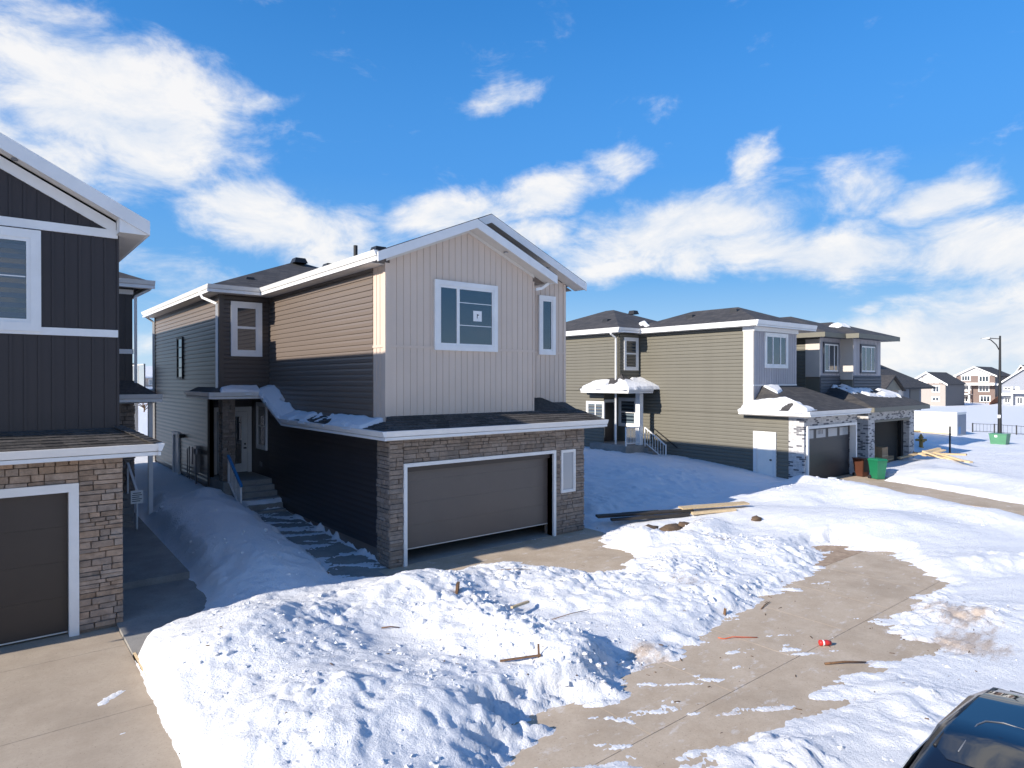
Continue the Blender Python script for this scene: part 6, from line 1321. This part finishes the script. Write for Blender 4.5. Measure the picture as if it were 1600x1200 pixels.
# crushed can on the sidewalk joint
cz = 0.05; T = thing('drink_can', (11.21, 5.31, 0.0), 'crushed red and white can lying on the sidewalk joint', 'can')
a, b = Vector((11.13, 5.37, cz)), Vector((11.29, 5.25, cz)); d = (b - a).normalized()
MB().tube([a, a + d * 0.01, a + d * 0.07, a + d * 0.13, b], [0.034, 0.05, 0.044, 0.05, 0.036], 14).build('can_body', 'red_paint', T, True)
MB().tube([a + d * 0.055, a + d * 0.085], [0.0475, 0.0465], 14).build('white_stripe', 'paper', T, True); MB().tube([b, b + d * 0.004], 0.036, 14).build('can_end', 'grey_metal', T)
# dark clod of earth and a bucket
def lump(x, y, s, m, name, lb, cat, sq=0.6):
    pr = random.Random(int(x * 100)); bm = bmesh.new(); bmesh.ops.create_icosphere(bm, subdivisions=2, radius=1)
    for v in bm.verts: k = pr.uniform(0.75, 1.25); v.co = Vector((v.co.x * s * 1.3 * k, v.co.y * s * k, v.co.z * s * sq * k))
    me = bpy.data.meshes.new(name); bm.to_mesh(me); bm.free(); me.materials.append(MATS[m]); me.shade_smooth()
    return tag(link(name, me, None, (x, y, ground_z(x, y) + s * 0.15)), lb, cat)
lump(17.95, 10.55, 0.16, 'soil', 'earth_clod', 'dark earth clod on the smooth drift right of the planks', 'clod')
lump(6.0, 14.05, 0.05, 'soil', 'earth_clod', 'small dark clod on the shaded snow by the walkway', 'clod')
lump(15.25, 11.6, 0.30, 'soil', 'earth_clod', 'broken brown earth clod at the end of the planks', 'clod', 0.5); lump(14.75, 11.95, 0.2, 'soil', 'earth_clod', 'dark frozen earth lump behind the snow heap by the planks', 'clod', 0.5); lump(15.6, 11.45, 0.16, 'soil', 'earth_clod', 'smaller brown earth clod beside the broken one', 'clod', 0.6)
x, y = 27.0, 12.5; z = ground_z(x, y); T = thing('bucket', (x, y, z), 'small white bucket in the snow at the cleared driveway edge', 'bucket')
MB().lathe((x, y, z - 0.06), [(0.12, 0), (0.15, 0.3), (0.16, 0.3), (0.16, 0.33)], 16).build('pail', 'trailer_white', T); MB().lathe((x, y, z + 0.275), [(0.165, 0), (0.165, 0.03)], 16).build('lid', 'paper', T)
# bare shrub and a machine far off in the gap
x, y = 14.7, 87; z = ground_z(x, y); T = thing('bare_shrub', (x, y, z), 'bare reddish shrub on the snow in the gap', 'shrub'); pr = random.Random(2)
MB().tube([(x, y, z - 0.1), (x + 0.05, y, z + 0.8)], [0.09, 0.06], 6).build('stem', 'bark', T)
for k in range(7):
    a = k * 0.9; MB().tube([(x, y, z + 0.2 + 0.1 * k), (x + 0.9 * math.cos(a), y + 0.6 * math.sin(a), z + 1.0 + 0.2 * (k % 3))], [0.06, 0.03], 5).build('branch', 'bark', T)

# ------------------------------------------------------------------ parked car at the lower right
def car():
    T = thing('parked_car', (5.7, 1.39, 0), 'dark blue car with glass roof parked at the lower right corner', 'car')
    yc, W = 1.29, 0.98
    # stations from front to rear: x, belt height, roof height, half width at belt, half width at roof
    prof = [(3.1, 0.62, 0.72, 0.78, 0.70), (3.5, 0.80, 0.90, 0.88, 0.80), (4.4, 0.98, 1.04, 0.94, 0.84), (4.75, 1.00, 1.12, 0.95, 0.82), (5.5, 1.02, 1.54, 0.96, 0.74), (6.1, 1.02, 1.65, 0.96, 0.76), (6.9, 1.02, 1.65, 0.96, 0.76), (7.35, 1.02, 1.58, 0.95, 0.74), (7.62, 1.02, 1.46, 0.93, 0.71), (7.82, 1.0, 1.10, 0.90, 0.80), (7.9, 0.75, 0.82, 0.86, 0.82)]
    DX = 0.27; prof = [(a + DX, b, c, d, e) for a, b, c, d, e in prof]
    b = MB(); n = 14
    for x, zb, zr, wb, wr in prof:
        ring = [(-W * 0.93, 0.28), (-wb * 1.0, 0.62), (-wb, zb), (-(wb * 0.45 + wr * 0.55), zb + (zr - zb) * 0.55), (-wr, zr - 0.055), (-wr * 0.86, zr - 0.008), (-wr * 0.4, zr + 0.022)]
        ring = ring + [(-a, h) for a, h in reversed(ring)]
        for a, h in ring: b.v.append((x, yc + a, max(h, 0.28)))
    for i in range(len(prof) - 1):
        for k in range(n - 1): b.f.append((i * n + k, i * n + k + 1, (i + 1) * n + k + 1, (i + 1) * n + k))
    b.f.append(tuple(range(n))); b.f.append(tuple((len(prof) - 1) * n + k for k in range(n))[::-1])
    body = b.build('body', 'car_paint', T, True)
    def topz(x, a):   # roof surface height by interpolation
        for (x0, _, z0, _, w0), (x1, _, z1, _, w1) in zip(prof, prof[1:]):
            if x0 <= x <= x1:
                t = (x - x0) / (x1 - x0); zr = z0 + (z1 - z0) * t; wr = w0 + (w1 - w0) * t; u = min(1, abs(a) / wr)
                return zr + 0.022 if u < 0.4 else zr + 0.022 - 0.03 * (u - 0.4) / 0.46 if u < 0.86 else zr - 0.008 - 0.047 * (u - 0.86) / 0.14
        return 1.6
    def skin(name, m, x0, x1, a0, a1, lift, nx=14, na=10, round_=0.0):
        g = MB(); 
        for i in range(nx + 1):
            for j in range(na + 1):
                x = x0 + (x1 - x0) * i / nx; a = a0 + (a1 - a0) * j / na
                if round_:
                    ex = min(x - x0, x1 - x); k = max(0, round_ - ex); sh = round_ - math.sqrt(max(0, round_ ** 2 - k ** 2)); lim0, lim1 = a0 + sh, a1 - sh; a = lim0 + (lim1 - lim0) * j / na
                g.v.append((x, yc + a, topz(x, a) + lift))
        for i in range(nx):
            for j in range(na): p = i * (na + 1) + j; g.f.append((p, p + 1, p + na + 2, p + na + 1))
        me = g.mesh(name, m, True); o = link(name, me, T); return o
    skin('roof_glass', 'car_glass', 5.62 + DX, 7.42 + DX, -0.66, 0.66, 0.006, round_=0.12)
    # bright line of the sunroof frame
    def line(pts, r, m, nm): MB().tube([(x + DX, yc + a, topz(x + DX, a) + 0.008) for x, a in pts], r, 6).build(nm, m, T, True)
    line([(5.75, -0.5), (6.2, -0.5), (6.32, -0.47), (6.38, -0.36), (6.38, 0.36), (6.32, 0.47), (6.2, 0.5), (5.75, 0.5)], 0.006, 'grey_metal', 'sunroof_frame')
    line([(5.75, 0.665), (6.5, 0.675), (7.3, 0.665), (7.5, 0.64)], 0.016, 'black_metal', 'roof_rail'); line([(5.75, -0.665), (6.5, -0.675), (7.3, -0.665), (7.5, -0.64)], 0.016, 'black_metal', 'roof_rail')
    line([(7.55, -0.6), (7.57, 0.0), (7.55, 0.6)], 0.02, 'car_paint', 'spoiler')
    MB().hexa([(7.28 + DX, yc - 0.025, 1.60), (7.46 + DX, yc - 0.02, 1.56), (7.46 + DX, yc + 0.02, 1.56), (7.28 + DX, yc + 0.025, 1.60), (7.38 + DX, yc - 0.008, 1.68), (7.44 + DX, yc - 0.006, 1.68), (7.44 + DX, yc + 0.006, 1.68), (7.38 + DX, yc + 0.008, 1.68)]).build('antenna', 'black_metal', T)
    g = MB()
    for s in (-1, 1):
        g.hexa([(4.95 + DX, yc + s * 0.955, 1.06), (7.3 + DX, yc + s * 0.955, 1.06), (7.3 + DX, yc + s * 0.95, 1.05), (4.95 + DX, yc + s * 0.95, 1.05), (5.6 + DX, yc + s * 0.79, 1.50), (7.1 + DX, yc + s * 0.80, 1.53), (7.1 + DX, yc + s * 0.79, 1.53), (5.6 + DX, yc + s * 0.78, 1.50)])
    g.build('side_window', 'glass_pale', T)
    for x in (3.95 + DX, 6.95 + DX):
        for s in (-1, 1):
            w = MB().tube([(x, yc + s * 0.76, 0.33), (x, yc + s * 0.97, 0.33)], 0.33, 20).build('wheel', 'tyre', T); MB().tube([(x, yc + s * 0.9, 0.33), (x, yc + s * 0.98, 0.33)], 0.2, 14).build('rim', 'grey_metal', w)
    for s in (-1, 1): MB().box(7.78 + DX, yc + s * 0.72 - 0.12, 0.85, 7.9 + DX, yc + s * 0.72 + 0.12, 1.0).build('tail_light', 'red_paint', T)
car()
